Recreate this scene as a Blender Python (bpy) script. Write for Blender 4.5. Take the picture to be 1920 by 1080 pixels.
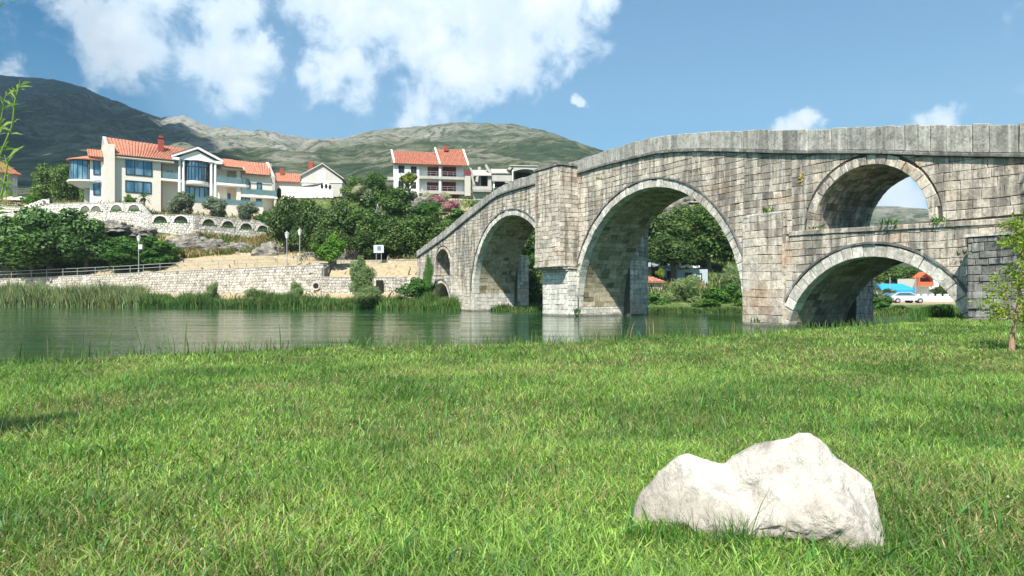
import bpy, math, random
import numpy as np
from mathutils import Vector, noise as mnoise, geometry as mgeo

R = math.radians
random.seed(7); rng = np.random.default_rng(7)
for o in list(bpy.data.objects): bpy.data.objects.remove(o)
sc = bpy.context.scene
COL = sc.collection

# ------------------------------------------------------------------ camera
FPX, CX, HY, CH = 1300.0, 960.0, 550.0, 1.6      # focal length in photo pixels, centre, horizon row, height above the water
cam = bpy.data.objects.new('camera', bpy.data.cameras.new('camera')); COL.objects.link(cam)
cam.location = (0, 0, CH); cam.rotation_euler = (R(90), 0, 0)
cam.data.sensor_width = 36; cam.data.lens = 36 * FPX / 1920; cam.data.shift_y = (HY - 540) / 1920
cam.data.clip_start = 0.05; cam.data.clip_end = 30000
sc.camera = cam

# ------------------------------------------------------------------ sun, sky, exposure
SUN = Vector((-0.27, -0.963, 0)).normalized() * math.cos(R(51)); SUN.z = math.sin(R(51))
sl = bpy.data.lights.new('sun', 'SUN'); sl.energy = 5.0; sl.angle = R(0.53); sl.color = (1.0, 0.95, 0.86)
so = bpy.data.objects.new('sun', sl); COL.objects.link(so); so.rotation_euler = SUN.to_track_quat('Z', 'Y').to_euler()
so.location = (0, 0, 60)
vs = sc.view_settings; vs.view_transform = 'Standard'; vs.look = 'None'; vs.exposure = 0.92; vs.gamma = 1
vs.use_curve_mapping = False
sc.cycles.volume_bounces = 0; sc.cycles.transparent_max_bounces = 8; sc.cycles.max_bounces = 6
sc.cycles.use_denoising = True

class NT:
    """tiny node helper"""
    def __init__(s, tree):
        s.t = tree; tree.nodes.clear()
    def n(s, typ, ins=None, **kw):
        nd = s.t.nodes.new(typ)
        for k, v in kw.items(): setattr(nd, k, v)
        for k, v in (ins or {}).items():
            i = nd.inputs[k]
            if isinstance(v, bpy.types.NodeSocket): s.t.links.new(v, i)
            else: i.default_value = v
        return nd
    def math(s, op, a, b=0.0, c=None, clamp=False):
        nd = s.n('ShaderNodeMath', operation=op, use_clamp=clamp)
        for k, v in enumerate((a, b) if c is None else (a, b, c)):
            if isinstance(v, bpy.types.NodeSocket): s.t.links.new(v, nd.inputs[k])
            else: nd.inputs[k].default_value = v
        return nd.outputs[0]
    def vmath(s, op, a, b=(0, 0, 0), scale=None):
        nd = s.n('ShaderNodeVectorMath', operation=op)
        for k, v in enumerate((a, b)):
            if isinstance(v, bpy.types.NodeSocket): s.t.links.new(v, nd.inputs[k])
            else: nd.inputs[k].default_value = v
        if scale is not None: nd.inputs['Scale'].default_value = scale
        return nd.outputs['Value'] if op in ('DISTANCE', 'LENGTH', 'DOT_PRODUCT') else nd.outputs[0]
    def mix(s, f, a, b, blend='MIX'):
        nd = s.n('ShaderNodeMix', data_type='RGBA', blend_type=blend)
        for k, v in ((0, f), (6, a), (7, b)):
            if isinstance(v, bpy.types.NodeSocket): s.t.links.new(v, nd.inputs[k])
            else: nd.inputs[k].default_value = v if k == 0 else (tuple(v) + (1,))[:4]
        return nd.outputs[2]
    def noise(s, vec, scale, detail=3, rough=.55, dist=0.0, out='Fac'):
        nd = s.n('ShaderNodeTexNoise', {'Scale': scale, 'Detail': detail, 'Roughness': rough, 'Distortion': dist})
        if vec is not None: s.t.links.new(vec, nd.inputs['Vector'])
        return nd.outputs[out]
    def ramp(s, f, stops):
        nd = s.n('ShaderNodeValToRGB', {'Fac': f}); cr = nd.color_ramp
        while len(cr.elements) < len(stops): cr.elements.new(.5)
        for e, (p, c) in zip(cr.elements, stops):
            e.position = p; e.color = (tuple(c) + (1,))[:4] if isinstance(c, (tuple, list)) else (c, c, c, 1)
        return nd.outputs[0]
    def step(s, v, a, b):
        nd = s.n('ShaderNodeMapRange', {'Value': v, 'From Min': a, 'From Max': b}, interpolation_type='SMOOTHSTEP')
        return nd.outputs[0]
    def scaled(s, vec, k):
        return s.vmath('MULTIPLY', vec, k)

world = bpy.data.worlds.new('World'); sc.world = world; world.use_nodes = True
w = NT(world.node_tree)
sky = w.n('ShaderNodeTexSky', sky_type='NISHITA', sun_disc=False, sun_elevation=R(51),
          sun_rotation=math.atan2(SUN.x, SUN.y), altitude=300, air_density=1.0, dust_density=0.5, ozone_density=1.6)
tc = w.n('ShaderNodeTexCoord').outputs['Generated']
def pdir(x, y): return Vector(((x - CX) / FPX, 1, (HY - y) / FPX)).normalized()
wn1 = w.noise(tc, 7, 2, .5, out='Color'); wn2 = w.noise(tc, 30, 4, .6, out='Color')
warp = w.vmath('ADD', w.vmath('SCALE', w.vmath('SUBTRACT', wn1, (.5, .5, .5)), scale=.10),
               w.vmath('SCALE', w.vmath('SUBTRACT', wn2, (.5, .5, .5)), scale=.055))
wd = w.vmath('ADD', tc, warp)
BL = [(130,-15,70,1),(215,35,85,1),(250,105,66,.8),(430,20,66,1),(440,105,78,1),(395,110,55,.8),(455,165,55,.75),(500,100,38,1),
      (600,155,50,1),(660,160,65,1),(680,20,105,1),(800,50,130,1),(930,50,125,1),(1040,25,100,1),(1110,0,60,.9),(850,140,95,1),(790,195,62,.8),
      (740,120,60,.8),(940,120,60,.7),(1083,185,21,1),(1480,232,34,.85),(1512,212,30,1),(1548,222,22,.7),(1758,232,42,1),(1690,378,52,1),(1735,392,35,1),(1640,385,30,1),(2,130,28,.7),(620,-60,120,1),
      (850,-120,200,1),(300,-150,160,1),(-300,60,160,1),(-600,-100,240,1),(2300,-150,220,.9),(2700,150,150,1)]
field = None
def blob(c, r, s):
    global field
    v = w.math('MULTIPLY', w.math('SUBTRACT', 1.0, w.math('DIVIDE', w.vmath('DISTANCE', wd, c), r)), s)
    field = v if field is None else w.math('SMOOTH_MAX', field, v, .25)
for x, y, r, s in BL: blob(pdir(x, y), r / FPX * 1.2, s)
for k in range(9):
    a = R(60 + 27 * k); e = R(random.uniform(20, 60))
    blob(Vector((math.sin(a) * math.cos(e), math.cos(a) * math.cos(e), math.sin(e))), random.uniform(.12, .3), 1)
fine = w.noise(tc, 16, 8, .62, .3)
dens = w.math('ADD', field, w.math('MULTIPLY', w.math('SUBTRACT', fine, .5), 1.6))
cov = w.step(dens, .12, .60)
thick = w.step(dens, .35, 1.0)
cn = w.noise(w.vmath('ADD', tc, (0, 0, .02)), 14, 5, .6)
ccol = w.mix(w.math('MULTIPLY', w.step(cn, .4, .68), .75), (10.2, 10.4, 10.5), (7.0, 8.0, 9.0))
ccol = w.mix(thick, (6.8, 8.2, 9.5), ccol)
elev = w.n('ShaderNodeSeparateXYZ', {0: tc}).outputs[2]
skycol = w.mix(1.0, sky.outputs[0], w.mix(w.step(elev, .02, .34), (.55, 1.02, 1.10), (.30, .90, 1.10)), 'MULTIPLY')
bg = w.n('ShaderNodeBackground', {'Color': w.mix(w.math('MULTIPLY', cov, .93), skycol, ccol), 'Strength': .072})
w.n('ShaderNodeOutputWorld', {'Surface': bg.outputs[0]})

# ------------------------------------------------------------------ mesh helpers
class MB:
    def __init__(s, M=None): s.v = []; s.f = []; s.m = []; s.t = []; s.M = M or (lambda a, b, c: (a, b, c)); s.mi = 0; s.tint = .5
    def pt(s, a, b, c): s.v.append(s.M(a, b, c)); return len(s.v) - 1
    def raw(s, p): s.v.append(tuple(p)); return len(s.v) - 1
    def face(s, idx): s.f.append(tuple(idx)); s.m.append(s.mi); s.t.append(s.tint)
    def poly(s, pts): s.face([s.pt(*p) for p in pts])
    def box(s, a0, a1, b0, b1, c0, c1):
        i = [s.pt(a, b, c) for c in (c0, c1) for a, b in ((a0, b0), (a1, b0), (a1, b1), (a0, b1))]
        for f in ((3, 2, 1, 0), (4, 5, 6, 7), (0, 1, 5, 4), (1, 2, 6, 5), (2, 3, 7, 6), (3, 0, 4, 7)): s.face([i[k] for k in f])
        return s
    def prism(s, pts, vec):
        """pts: local 3d polygon, extruded by the local vector"""
        a = [s.pt(*p) for p in pts]; b = [s.pt(p[0] + vec[0], p[1] + vec[1], p[2] + vec[2]) for p in pts]
        s.face(a[::-1]); s.face(b); n = len(a)
        for k in range(n): s.face((a[k], a[(k + 1) % n], b[(k + 1) % n], b[k]))
        return s
    def tube(s, path, rad, sides=6, cap=True):
        path = [Vector(s.M(*p)) for p in path]
        if not hasattr(rad, '__len__'): rad = [rad] * len(path)
        rings = []
        for k, p in enumerate(path):
            d = (path[min(k + 1, len(path) - 1)] - path[max(k - 1, 0)]).normalized()
            u = d.cross(Vector((0, 0, 1)) if abs(d.z) < .9 else Vector((1, 0, 0))).normalized(); q = d.cross(u)
            rings.append([s.raw(p + (u * math.cos(t) + q * math.sin(t)) * rad[k]) for t in [2 * math.pi * j / sides for j in range(sides)]])
        for a, b in zip(rings, rings[1:]):
            for j in range(sides): s.face((a[j], a[(j + 1) % sides], b[(j + 1) % sides], b[j]))
        if cap: s.face(rings[0][::-1]); s.face(rings[-1])
        return s
    def lathe(s, cx, cy, prof, sides=10):
        """prof: (radius, z)"""
        rings = [[s.pt(cx + r * math.cos(2 * math.pi * j / sides), cy + r * math.sin(2 * math.pi * j / sides), z) for j in range(sides)] for r, z in prof]
        for a, b in zip(rings, rings[1:]):
            for j in range(sides): s.face((a[j], a[(j + 1) % sides], b[(j + 1) % sides], b[j]))
        s.face(rings[0][::-1]); s.face(rings[-1]); return s
    def stone(s, poly, out, gap, bev, frame, back=-.02, tint=None):
        """one dressed block: poly in the face plane, frame maps (p, q, out) to 3d; proud by out"""
        if tint is not None: s.tint = tint
        poly = inset(poly, gap)
        if poly is None: return False
        inner = inset(poly, bev)
        if inner is None: return False
        n = len(poly)
        r0 = [s.raw(frame(p[0], p[1], back)) for p in poly]
        r1 = [s.raw(frame(p[0], p[1], out - bev * .8)) for p in poly]
        r2 = [s.raw(frame(p[0], p[1], out + random.uniform(-.006, .006))) for p in inner]
        for k in range(n):
            j = (k + 1) % n
            s.face((r0[k], r0[j], r1[j], r1[k])); s.face((r1[k], r1[j], r2[j], r2[k]))
        s.face(r2); return True

def parea(P): return .5 * sum(P[k][0] * P[(k + 1) % len(P)][1] - P[(k + 1) % len(P)][0] * P[k][1] for k in range(len(P)))
def inset(P, g):
    """convex ccw polygon shrunk by g"""
    if len(P) < 3 or parea(P) < 1e-4: return None
    Q = P
    for k in range(len(P)):
        a, b = P[k], P[(k + 1) % len(P)]; dx, dy = b[0] - a[0], b[1] - a[1]; L = math.hypot(dx, dy)
        if L < 1e-5: continue
        nx, ny = -dy / L, dx / L
        Q = clip(Q, (a[0] + nx * g, a[1] + ny * g), (nx, ny))
        if len(Q) < 3: return None
    # same vertex count is not kept by clipping: rebuild by scaling towards the centre when counts differ
    if parea(Q) < 4e-4: return None
    if len(Q) == len(P): return Q
    cx = sum(p[0] for p in P) / len(P); cy = sum(p[1] for p in P) / len(P)
    k = max(.3, 1 - 2 * g / max(.05, math.sqrt(parea(P))))
    return [(cx + (p[0] - cx) * k, cy + (p[1] - cy) * k) for p in P]
def clip(P, o, n):
    out = []
    for k in range(len(P)):
        a, b = P[k], P[(k + 1) % len(P)]
        da = (a[0] - o[0]) * n[0] + (a[1] - o[1]) * n[1]; db = (b[0] - o[0]) * n[0] + (b[1] - o[1]) * n[1]
        if da >= 0: out.append(a)
        if (da >= 0) != (db >= 0):
            t = da / (da - db); out.append((a[0] + (b[0] - a[0]) * t, a[1] + (b[1] - a[1]) * t))
    Q = []
    for p in out:
        if not Q or math.hypot(p[0] - Q[-1][0], p[1] - Q[-1][1]) > 1e-4: Q.append(p)
    if len(Q) > 1 and math.hypot(Q[0][0] - Q[-1][0], Q[0][1] - Q[-1][1]) < 1e-4: Q.pop()
    return Q

WL = {}        # world location of every object made
def empty(name, loc, label=None, cat=None, group=None, kind=None):
    o = bpy.data.objects.new(name, None); COL.objects.link(o); o.location = loc; o.empty_display_size = .3
    WL[o.name] = Vector(loc); return tag(o, label, cat, group, kind)
def tag(o, label=None, cat=None, group=None, kind=None):
    for k, v in (('label', label), ('category', cat), ('group', group), ('kind', kind)):
        if v: o[k] = v
    return o
def link(name, me, parent=None, loc=None):
    o = bpy.data.objects.new(name, me); COL.objects.link(o)
    loc = Vector(loc if loc is not None else (0, 0, 0)); WL[o.name] = loc
    if parent is not None:
        o.parent = parent; o.location = loc - WL[parent.name]
    else: o.location = loc
    return o
def build(name, mb, mats, parent=None, smooth=False, kind=None, label=None, cat=None, group=None):
    """links the builder's world-space geometry as one mesh object with its origin at its base centre"""
    V = np.array(mb.v, dtype=np.float64)
    lo, hi = V.min(0), V.max(0); org = Vector(((lo[0] + hi[0]) / 2, (lo[1] + hi[1]) / 2, lo[2]))
    me = bpy.data.meshes.new(name); me.from_pydata([tuple(v) for v in (V - np.array(org))], [], mb.f)
    for m in (mats if isinstance(mats, (list, tuple)) else [mats]): me.materials.append(m)
    if isinstance(mats, (list, tuple)) and len(mats) > 1: me.polygons.foreach_set('material_index', mb.m)
    at = me.attributes.new('tint', 'FLOAT', 'FACE'); at.data.foreach_set('value', mb.t)
    if smooth: me.polygons.foreach_set('use_smooth', [True] * len(me.polygons))
    me.update()
    return tag(link(name, me, parent, org), label, cat, group, kind)
def npmesh(name, V, F, col=None, tint=None, mat=None, smooth=False):
    """V (n,3), F (m,k) with k fixed; fast path"""
    me = bpy.data.meshes.new(name); n, (m, k) = len(V), F.shape
    me.vertices.add(n); me.vertices.foreach_set('co', V.astype(np.float32).ravel())
    me.loops.add(m * k); me.loops.foreach_set('vertex_index', F.astype(np.int32).ravel())
    me.polygons.add(m); me.polygons.foreach_set('loop_start', np.arange(0, m * k, k, dtype=np.int32))
    me.polygons.foreach_set('loop_total', np.full(m, k, dtype=np.int32))
    if smooth: me.polygons.foreach_set('use_smooth', np.ones(m, dtype=bool))
    me.update(calc_edges=True)
    if col is not None:
        a = me.attributes.new('col', 'FLOAT_COLOR', 'FACE')
        a.data.foreach_set('color', np.c_[col, np.ones(len(col))].astype(np.float32).ravel())
    if tint is not None:
        a = me.attributes.new('tint', 'FLOAT', 'FACE'); a.data.foreach_set('value', tint.astype(np.float32))
    if mat: me.materials.append(mat)
    return me

# value noise for numpy
_perm = rng.permutation(4096)
def vnoise(x, y, seed=0):
    xi = np.floor(x).astype(int); yi = np.floor(y).astype(int); fx = x - xi; fy = y - yi
    fx = fx * fx * (3 - 2 * fx); fy = fy * fy * (3 - 2 * fy)
    def h(a, b): return _perm[(_perm[(a + seed * 57) & 4095] + b) & 4095] / 4095.0
    return (h(xi, yi) * (1 - fx) + h(xi + 1, yi) * fx) * (1 - fy) + (h(xi, yi + 1) * (1 - fx) + h(xi + 1, yi + 1) * fx) * fy
def fbm(x, y, o=4, seed=0):
    t = 0; a = .5; k = 1
    for j in range(o): t = t + a * vnoise(x * k + 13.7 * j, y * k - 7.1 * j, seed + j); a *= .5; k *= 2.03
    return t / (1 - .5 ** o)

# ------------------------------------------------------------------ materials
MATS = {}
def mat(name, fn):
    m = bpy.data.materials.new(name); m.use_nodes = True; t = NT(m.node_tree); MATS[name] = m
    sh = fn(t); t.n('ShaderNodeOutputMaterial', {'Surface': sh}); return m
def bsdf(t, col, rough=.8, metal=0.0, spec=.3, normal=None, **kw):
    ins = {'Base Color': col if isinstance(col, bpy.types.NodeSocket) else (tuple(col) + (1,))[:4], 'Roughness': rough, 'Metallic': metal,
           'Specular IOR Level': spec}
    if normal is not None: ins['Normal'] = normal
    ins.update(kw)
    return t.n('ShaderNodeBsdfPrincipled', ins).outputs[0]
def bump(t, h, strength, dist=.02):
    return t.n('ShaderNodeBump', {'Height': h, 'Strength': strength, 'Distance': dist}).outputs[0]
def pos(t): return t.n('ShaderNodeNewGeometry').outputs['Position']
def tintn(t): return t.n('ShaderNodeAttribute', attribute_name='tint').outputs['Fac']

def m_plain(c, rough=.7, var=.12, scale=1.2, metal=0, spec=.3, bs=.15):
    def f(t):
        p = pos(t); n = t.noise(p, scale, 5, .6); n2 = t.noise(t.scaled(p, (2, 2, .25)), scale * 1.7, 4, .6)
        k = t.math('ADD', t.math('MULTIPLY', t.math('SUBTRACT', n, .5), var * 2), t.math('MULTIPLY', t.math('SUBTRACT', n2, .5), var * 1.6))
        k = t.math('ADD', k, t.math('MULTIPLY', t.math('SUBTRACT', tintn(t), .5), .5 if var else 0))
        c2 = t.mix(1, c, t.n('ShaderNodeCombineXYZ', {0: t.math('ADD', 1, k), 1: t.math('ADD', 1, k), 2: t.math('ADD', 1, k)}).outputs[0], 'MULTIPLY')
        return bsdf(t, c2, rough, metal, spec, bump(t, n, bs, .02))
    return f

def f_stone(dark=.6, light=(.60, .525, .435), mid=(.44, .385, .32), low=(.25, .222, .19), bs=1.0, streak=1.0, zclean=True, warm=.5):
    """weathered limestone blocks: tone per block, dark rain streaks, lichen, warm oxide stains"""
    def f(t):
        p = pos(t); ti = tintn(t)
        base = t.ramp(ti, [(0, low), (.28, mid), (.7, light), (1, tuple(min(.72, v * 1.2) for v in light))])
        # oxide patches with shapes of their own
        ox = t.step(t.math('ADD', t.noise(t.scaled(p, (.5, .5, .8)), .9, 3, .5), t.math('MULTIPLY', t.noise(p, 5, 3), .12)), .60, .74)
        base = t.mix(t.math('MULTIPLY', ox, warm), base, (.42, .25, .14))
        fn = t.noise(p, 9, 6, .68); base = t.mix(.75, base, t.mix(1, base, t.ramp(fn, [(.28, .30), (.46, .92), (.56, 1.08), (.75, 1.55)]), 'MULTIPLY'))
        mo = t.noise(t.vmath('ADD', p, (3, 8, 5)), 3.1, 5, .7); base = t.mix(.8, base, t.mix(1, base, t.ramp(mo, [(.32, .55), (.5, 1.0), (.68, 1.3)]), 'MULTIPLY'))
        # rain streaks: stretched down the wall
        st = t.noise(t.scaled(p, (1.9, 1.9, .16)), 1.25, 5, .62)
        big = t.noise(t.scaled(p, (.16, .16, .22)), 1.0, 3, .5)
        z = t.n('ShaderNodeSeparateXYZ', {0: p}).outputs[2]
        zr = t.math('MULTIPLY', t.step(z, 1.2, 5.5), .13) if zclean else .1
        s = t.step(t.math('ADD', t.math('ADD', st, t.math('MULTIPLY', big, .35)), zr), .73, .86)
        base = t.mix(t.math('MULTIPLY', s, dark * streak), base, (.075, .072, .066))
        # pale lime runs
        lr = t.step(t.noise(t.scaled(t.vmath('ADD', p, (31, 7, 3)), (2.6, 2.6, .24)), 1.3, 5, .66), .57, .66)
        base = t.mix(t.math('MULTIPLY', lr, .55), base, (.62, .59, .53))
        li = t.step(t.noise(p, 26, 4, .7), .60, .68); base = t.mix(t.math('MULTIPLY', li, .35), base, (.10, .098, .09))
        # wet dark line at the river
        wet = t.math('SUBTRACT', 1, t.step(z, .05, .22)); base = t.mix(t.math('MULTIPLY', wet, .75), base, (.055, .055, .04)) if zclean else base
        h = t.math('ADD', fn, t.math('MULTIPLY', t.noise(p, 38, 3, .6), .35))
        return bsdf(t, base, .9, 0, .15, bump(t, h, bs, .03))
    return f
M_face = mat('weathered_limestone', f_stone())
M_vous = mat('pale_limestone', f_stone(dark=.35, light=(.62, .58, .51), mid=(.47, .43, .37), low=(.3, .28, .25), streak=.8, warm=.2))
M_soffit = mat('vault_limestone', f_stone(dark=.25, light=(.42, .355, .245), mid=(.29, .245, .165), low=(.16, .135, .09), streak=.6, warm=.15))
M_parapet = mat('grey_parapet_stone', f_stone(dark=.55, light=(.40, .385, .345), mid=(.285, .275, .25), low=(.19, .185, .17), streak=.7, zclean=False, warm=.06, bs=1.0))
M_corn = mat('dark_cornice_stone', f_stone(dark=.6, light=(.25, .245, .225), mid=(.18, .175, .16), low=(.11, .105, .1), zclean=False, warm=.0))
M_mortar = mat('lime_mortar', m_plain((.085, .078, .066), .95, .35, 3, bs=.6))
M_wing = mat('rough_shade_toned_masonry', f_stone(dark=.75, light=(.30, .29, .27), mid=(.2, .195, .18), low=(.11, .108, .1), warm=.05, bs=1))  # stained stone, darkened further to stand for tree shade on the wing wall
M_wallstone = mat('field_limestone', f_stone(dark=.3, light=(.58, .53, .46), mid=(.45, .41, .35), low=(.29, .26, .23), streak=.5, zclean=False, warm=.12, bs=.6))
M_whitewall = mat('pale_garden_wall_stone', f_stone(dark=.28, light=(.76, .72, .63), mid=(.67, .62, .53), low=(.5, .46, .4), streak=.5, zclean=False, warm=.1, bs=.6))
M_joint = mat('wall_joint', m_plain((.11, .10, .085), .95, .3, 3))

M_concrete = mat('weathered_concrete', m_plain((.42, .40, .36), .9, .25, .7))
M_concrete_d = mat('bare_concrete', m_plain((.30, .285, .255), .9, .3, .7))
M_white = mat('white_plaster', m_plain((.82, .80, .76), .8, .08, .6))
M_cream = mat('cream_plaster', m_plain((.76, .67, .56), .85, .07, .8))
M_creamtile = mat('cream_stone_cladding', m_plain((.74, .66, .56), .7, .10, 1.8))
M_grey = mat('grey_plaster', m_plain((.50, .47, .41), .85, .12, .6))
M_shadeplaster = mat('shade_toned_plaster', m_plain((.38, .45, .49), .85, .15, .6))  # tree shade over the riverside house is put into this blue-grey
M_roof = mat('terracotta', m_plain((.47, .20, .13), .9, .3, 2.2))
M_roof2 = mat('aged_terracotta', m_plain((.34, .13, .085), .9, .5, 2.2))
M_brick = mat('red_brick', m_plain((.30, .07, .045), .85, .3, 3))
M_trimdark = mat('dark_gutter_metal', m_plain((.06, .045, .04), .5, .1, 2, spec=.5))
M_frame = mat('petrol_window_frame', m_plain((.02, .04, .055), .4, .05, 2, spec=.5))
M_frametrim = mat('teal_handrail', m_plain((.10, .2, .2), .4, .05, 2, spec=.5))
M_shutter = mat('maroon_shutter', m_plain((.16, .035, .04), .6, .25, 3))
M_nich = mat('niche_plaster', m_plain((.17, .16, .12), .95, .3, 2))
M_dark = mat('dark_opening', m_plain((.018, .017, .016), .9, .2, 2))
M_glass = mat('sky_toned_glass', lambda t: bsdf(t, t.mix(t.step(t.noise(t.scaled(pos(t), (1, 1, .35)), .9, 3), .4, .6), (.05, .13, .19), (.20, .30, .34)), .05, .25, .9))  # lighter blue in the base colour stands for reflected sky and blinds
M_railglass = mat('rail_glass', lambda t: bsdf(t, t.mix(t.noise(pos(t), .7), (.07, .13, .13), (.20, .28, .27)), .08, 0, .8))
M_steel = mat('galvanised_steel', m_plain((.42, .44, .44), .45, .1, 3, metal=.5, spec=.5))
M_lamp = mat('painted_lamp_metal', m_plain((.30, .32, .31), .5, .1, 3, spec=.5))
M_lampglass = mat('frosted_lamp_glass', m_plain((.8, .8, .76), .3, .02, 3, spec=.5))
M_board = mat('notice_panel', lambda t: bsdf(t, t.mix(t.step(t.noise(t.scaled(pos(t), (1, 1, 5)), 2.2, 2), .5, .53), (.62, .68, .72), (.42, .52, .60)), .35, 0, .4))
M_pink = mat('pink_canvas', m_plain((.72, .36, .33), .9, .1, 2))
M_canvas = mat('white_canvas', m_plain((.78, .76, .76), .9, .06, 2))
M_bluefab = mat('blue_awning', m_plain((.03, .32, .62), .6, .2, .6))
M_orange = mat('orange_plaster', m_plain((.62, .13, .045), .85, .12, 1))
M_slate = mat('slate_plaque', m_plain((.09, .10, .115), .6, .1, 2))
M_carwhite = mat('silver_white_car_paint', lambda t: bsdf(t, (.62, .64, .67), .25, .3, .6, **{'Coat Weight': .6}))
M_cardark = mat('dark_blue_car_paint', lambda t: bsdf(t, (.02, .028, .05), .22, .3, .6, **{'Coat Weight': .8}))
M_tyre = mat('tyre_rubber', m_plain((.02, .02, .02), .9, .1, 4))
M_bark = mat('bark', m_plain((.13, .10, .075), .95, .5, 5, bs=.9))
M_barkp = mat('pale_sapling_bark', m_plain((.36, .22, .15), .9, .35, 9, bs=.7))
M_straw = mat('straw', m_plain((.42, .32, .17), .9, .3, 3))
M_lightning = None

def f_leaf(c0, c1, c2, trans=.28, rough=.55):
    def f(t):
        oi = t.n('ShaderNodeObjectInfo').outputs['Random']; p = pos(t)
        k = t.math('ADD', tintn(t), t.math('MULTIPLY', t.math('SUBTRACT', t.noise(p, .55, 3), .5), .9))
        k = t.math('ADD', k, t.math('MULTIPLY', t.math('SUBTRACT', oi, .5), .18), clamp=True)
        c = t.ramp(k, [(0.08, c0), (.5, c1), (.95, c2)])
        a = bsdf(t, c, rough, 0, .22)
        b = t.n('ShaderNodeBsdfTranslucent', {'Color': t.mix(1, c, (1.25, 1.3, .5), 'MULTIPLY')}).outputs[0]
        return t.n('ShaderNodeMixShader', {0: trans, 1: a, 2: b}).outputs[0]
    return f
L_dark = mat('holm_oak_leaves', f_leaf((.024, .054, .015), (.068, .122, .032), (.18, .25, .07)))
L_fig = mat('fig_leaves', f_leaf((.028, .07, .02), (.085, .17, .045), (.20, .32, .10)))
L_mid = mat('broad_leaves', f_leaf((.03, .066, .015), (.10, .178, .04), (.24, .33, .09)))
L_bright = mat('young_leaves', f_leaf((.06, .15, .02), (.11, .25, .03), (.2, .36, .06), .4))
L_yellow = mat('golden_leaves', f_leaf((.12, .17, .02), (.24, .30, .04), (.40, .42, .08), .4))
L_willow = mat('willow_leaves', f_leaf((.10, .16, .06), (.21, .29, .12), (.36, .44, .24), .4))
L_shoot = mat('willow_shoot_leaves', f_leaf((.18, .30, .05), (.30, .44, .10), (.42, .54, .18), .5))
L_olive = mat('olive_leaves', f_leaf((.07, .10, .055), (.16, .20, .13), (.30, .35, .25), .25))
L_sapling = mat('sapling_leaves', f_leaf((.13, .23, .03), (.26, .38, .055), (.46, .54, .11), .45))
L_ivy = mat('ivy_leaves', f_leaf((.03, .085, .018), (.075, .185, .035), (.16, .31, .07), .35))
L_pink = mat('oleander_flowers', f_leaf((.30, .12, .17), (.52, .26, .33), (.70, .46, .50), .3))
L_cream = mat('cream_flowers', f_leaf((.25, .27, .15), (.45, .45, .32), (.6, .58, .48), .3))
L_scrub = mat('dry_scrub_leaves', f_leaf((.10, .085, .03), (.19, .15, .055), (.30, .22, .08), .3))
def f_blade(trans=.35):
    def f(t):
        c = t.n('ShaderNodeAttribute', attribute_name='col').outputs['Color']
        a = bsdf(t, c, .5, 0, .3)
        b = t.n('ShaderNodeBsdfTranslucent', {'Color': t.mix(1, c, (1.15, 1.2, .6), 'MULTIPLY')}).outputs[0]
        return t.n('ShaderNodeMixShader', {0: trans, 1: a, 2: b}).outputs[0]
    return f
M_blade = mat('grass_blades', f_blade())

def f_soil(t):
    p = pos(t); n = t.noise(p, 2.5, 6, .65); n2 = t.noise(p, .3, 3)
    c = t.ramp(n, [(.3, (.035, .045, .014)), (.5, (.075, .10, .025)), (.72, (.16, .15, .06))])
    z = t.n('ShaderNodeSeparateXYZ', {0: p}).outputs[2]
    c = t.mix(t.math('SUBTRACT', 1, t.step(z, -.1, .3)), c, (.09, .08, .05))
    return bsdf(t, c, .95, 0, .1, bump(t, n, .8, .05))
M_soil = mat('turf_soil', f_soil)
def f_bank(t):
    p = pos(t); n = t.noise(p, .16, 5, .6); n2 = t.noise(p, 1.9, 6, .68); n3 = t.noise(t.scaled(p, (1, 1, 3)), .8, 4)
    dry = t.ramp(n2, [(.3, (.24, .19, .11)), (.5, (.38, .30, .185)), (.72, (.50, .41, .28))])
    grn = t.ramp(n2, [(.3, (.045, .075, .02)), (.55, (.10, .145, .04)), (.8, (.24, .24, .09))])
    at = t.n('ShaderNodeAttribute', attribute_name='green').outputs['Fac']
    c = t.mix(t.step(t.math('ADD', at, t.math('MULTIPLY', t.math('SUBTRACT', t.noise(p, .9, 4), .5), 1.1)), .35, .65), dry, grn)
    rk = t.step(t.noise(t.vmath('ADD', p, (9, 3, 1)), .35, 5, .6), .60, .68)
    c = t.mix(t.math('MULTIPLY', rk, t.math('MULTIPLY', at, .75)), c, (.36, .34, .31))
    return bsdf(t, c, .95, 0, .1, bump(t, n2, .7, .12))
M_bank = mat('dry_bank_grass', f_bank)
def f_hill(t):
    p = pos(t); z = t.n('ShaderNodeSeparateXYZ', {0: p}).outputs[2]
    big = t.noise(p, .0028, 5, .6); d = t.noise(p, .012, 6, .65, out='Color')
    pw = t.vmath('ADD', p, t.vmath('SCALE', d, scale=60))
    band = t.noise(t.scaled(pw, (.0022, .0022, .034)), 1, 6, .66)
    speck = t.noise(t.scaled(p, (1, 1, 2.6)), .05, 8, .82)
    v = t.math('ADD', t.math('ADD', t.math('MULTIPLY', band, .95), t.math('MULTIPLY', big, .45)), t.math('MULTIPLY', speck, 1.05))
    at = t.n('ShaderNodeAttribute', attribute_name='rock').outputs['Fac']
    v = t.math('ADD', v, t.math('MULTIPLY', t.math('SUBTRACT', at, .5), .42))
    c = t.ramp(t.math('MULTIPLY', v, .430), [(.39, (.028, .052, .026)), (.475, (.065, .095, .042)), (.51, (.135, .155, .08)), (.56, (.255, .245, .18)), (.64, (.39, .37, .31))])
    dots = t.step(t.noise(p, .075, 4, .65), .53, .60); c = t.mix(t.math('MULTIPLY', dots, .75), c, (.022, .042, .018))
    return bsdf(t, c, 1, 0, .05, bump(t, t.math('ADD', band, t.math('MULTIPLY', speck, .5)), 1, 14))
M_hill = mat('karst_hillside', f_hill)
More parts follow.
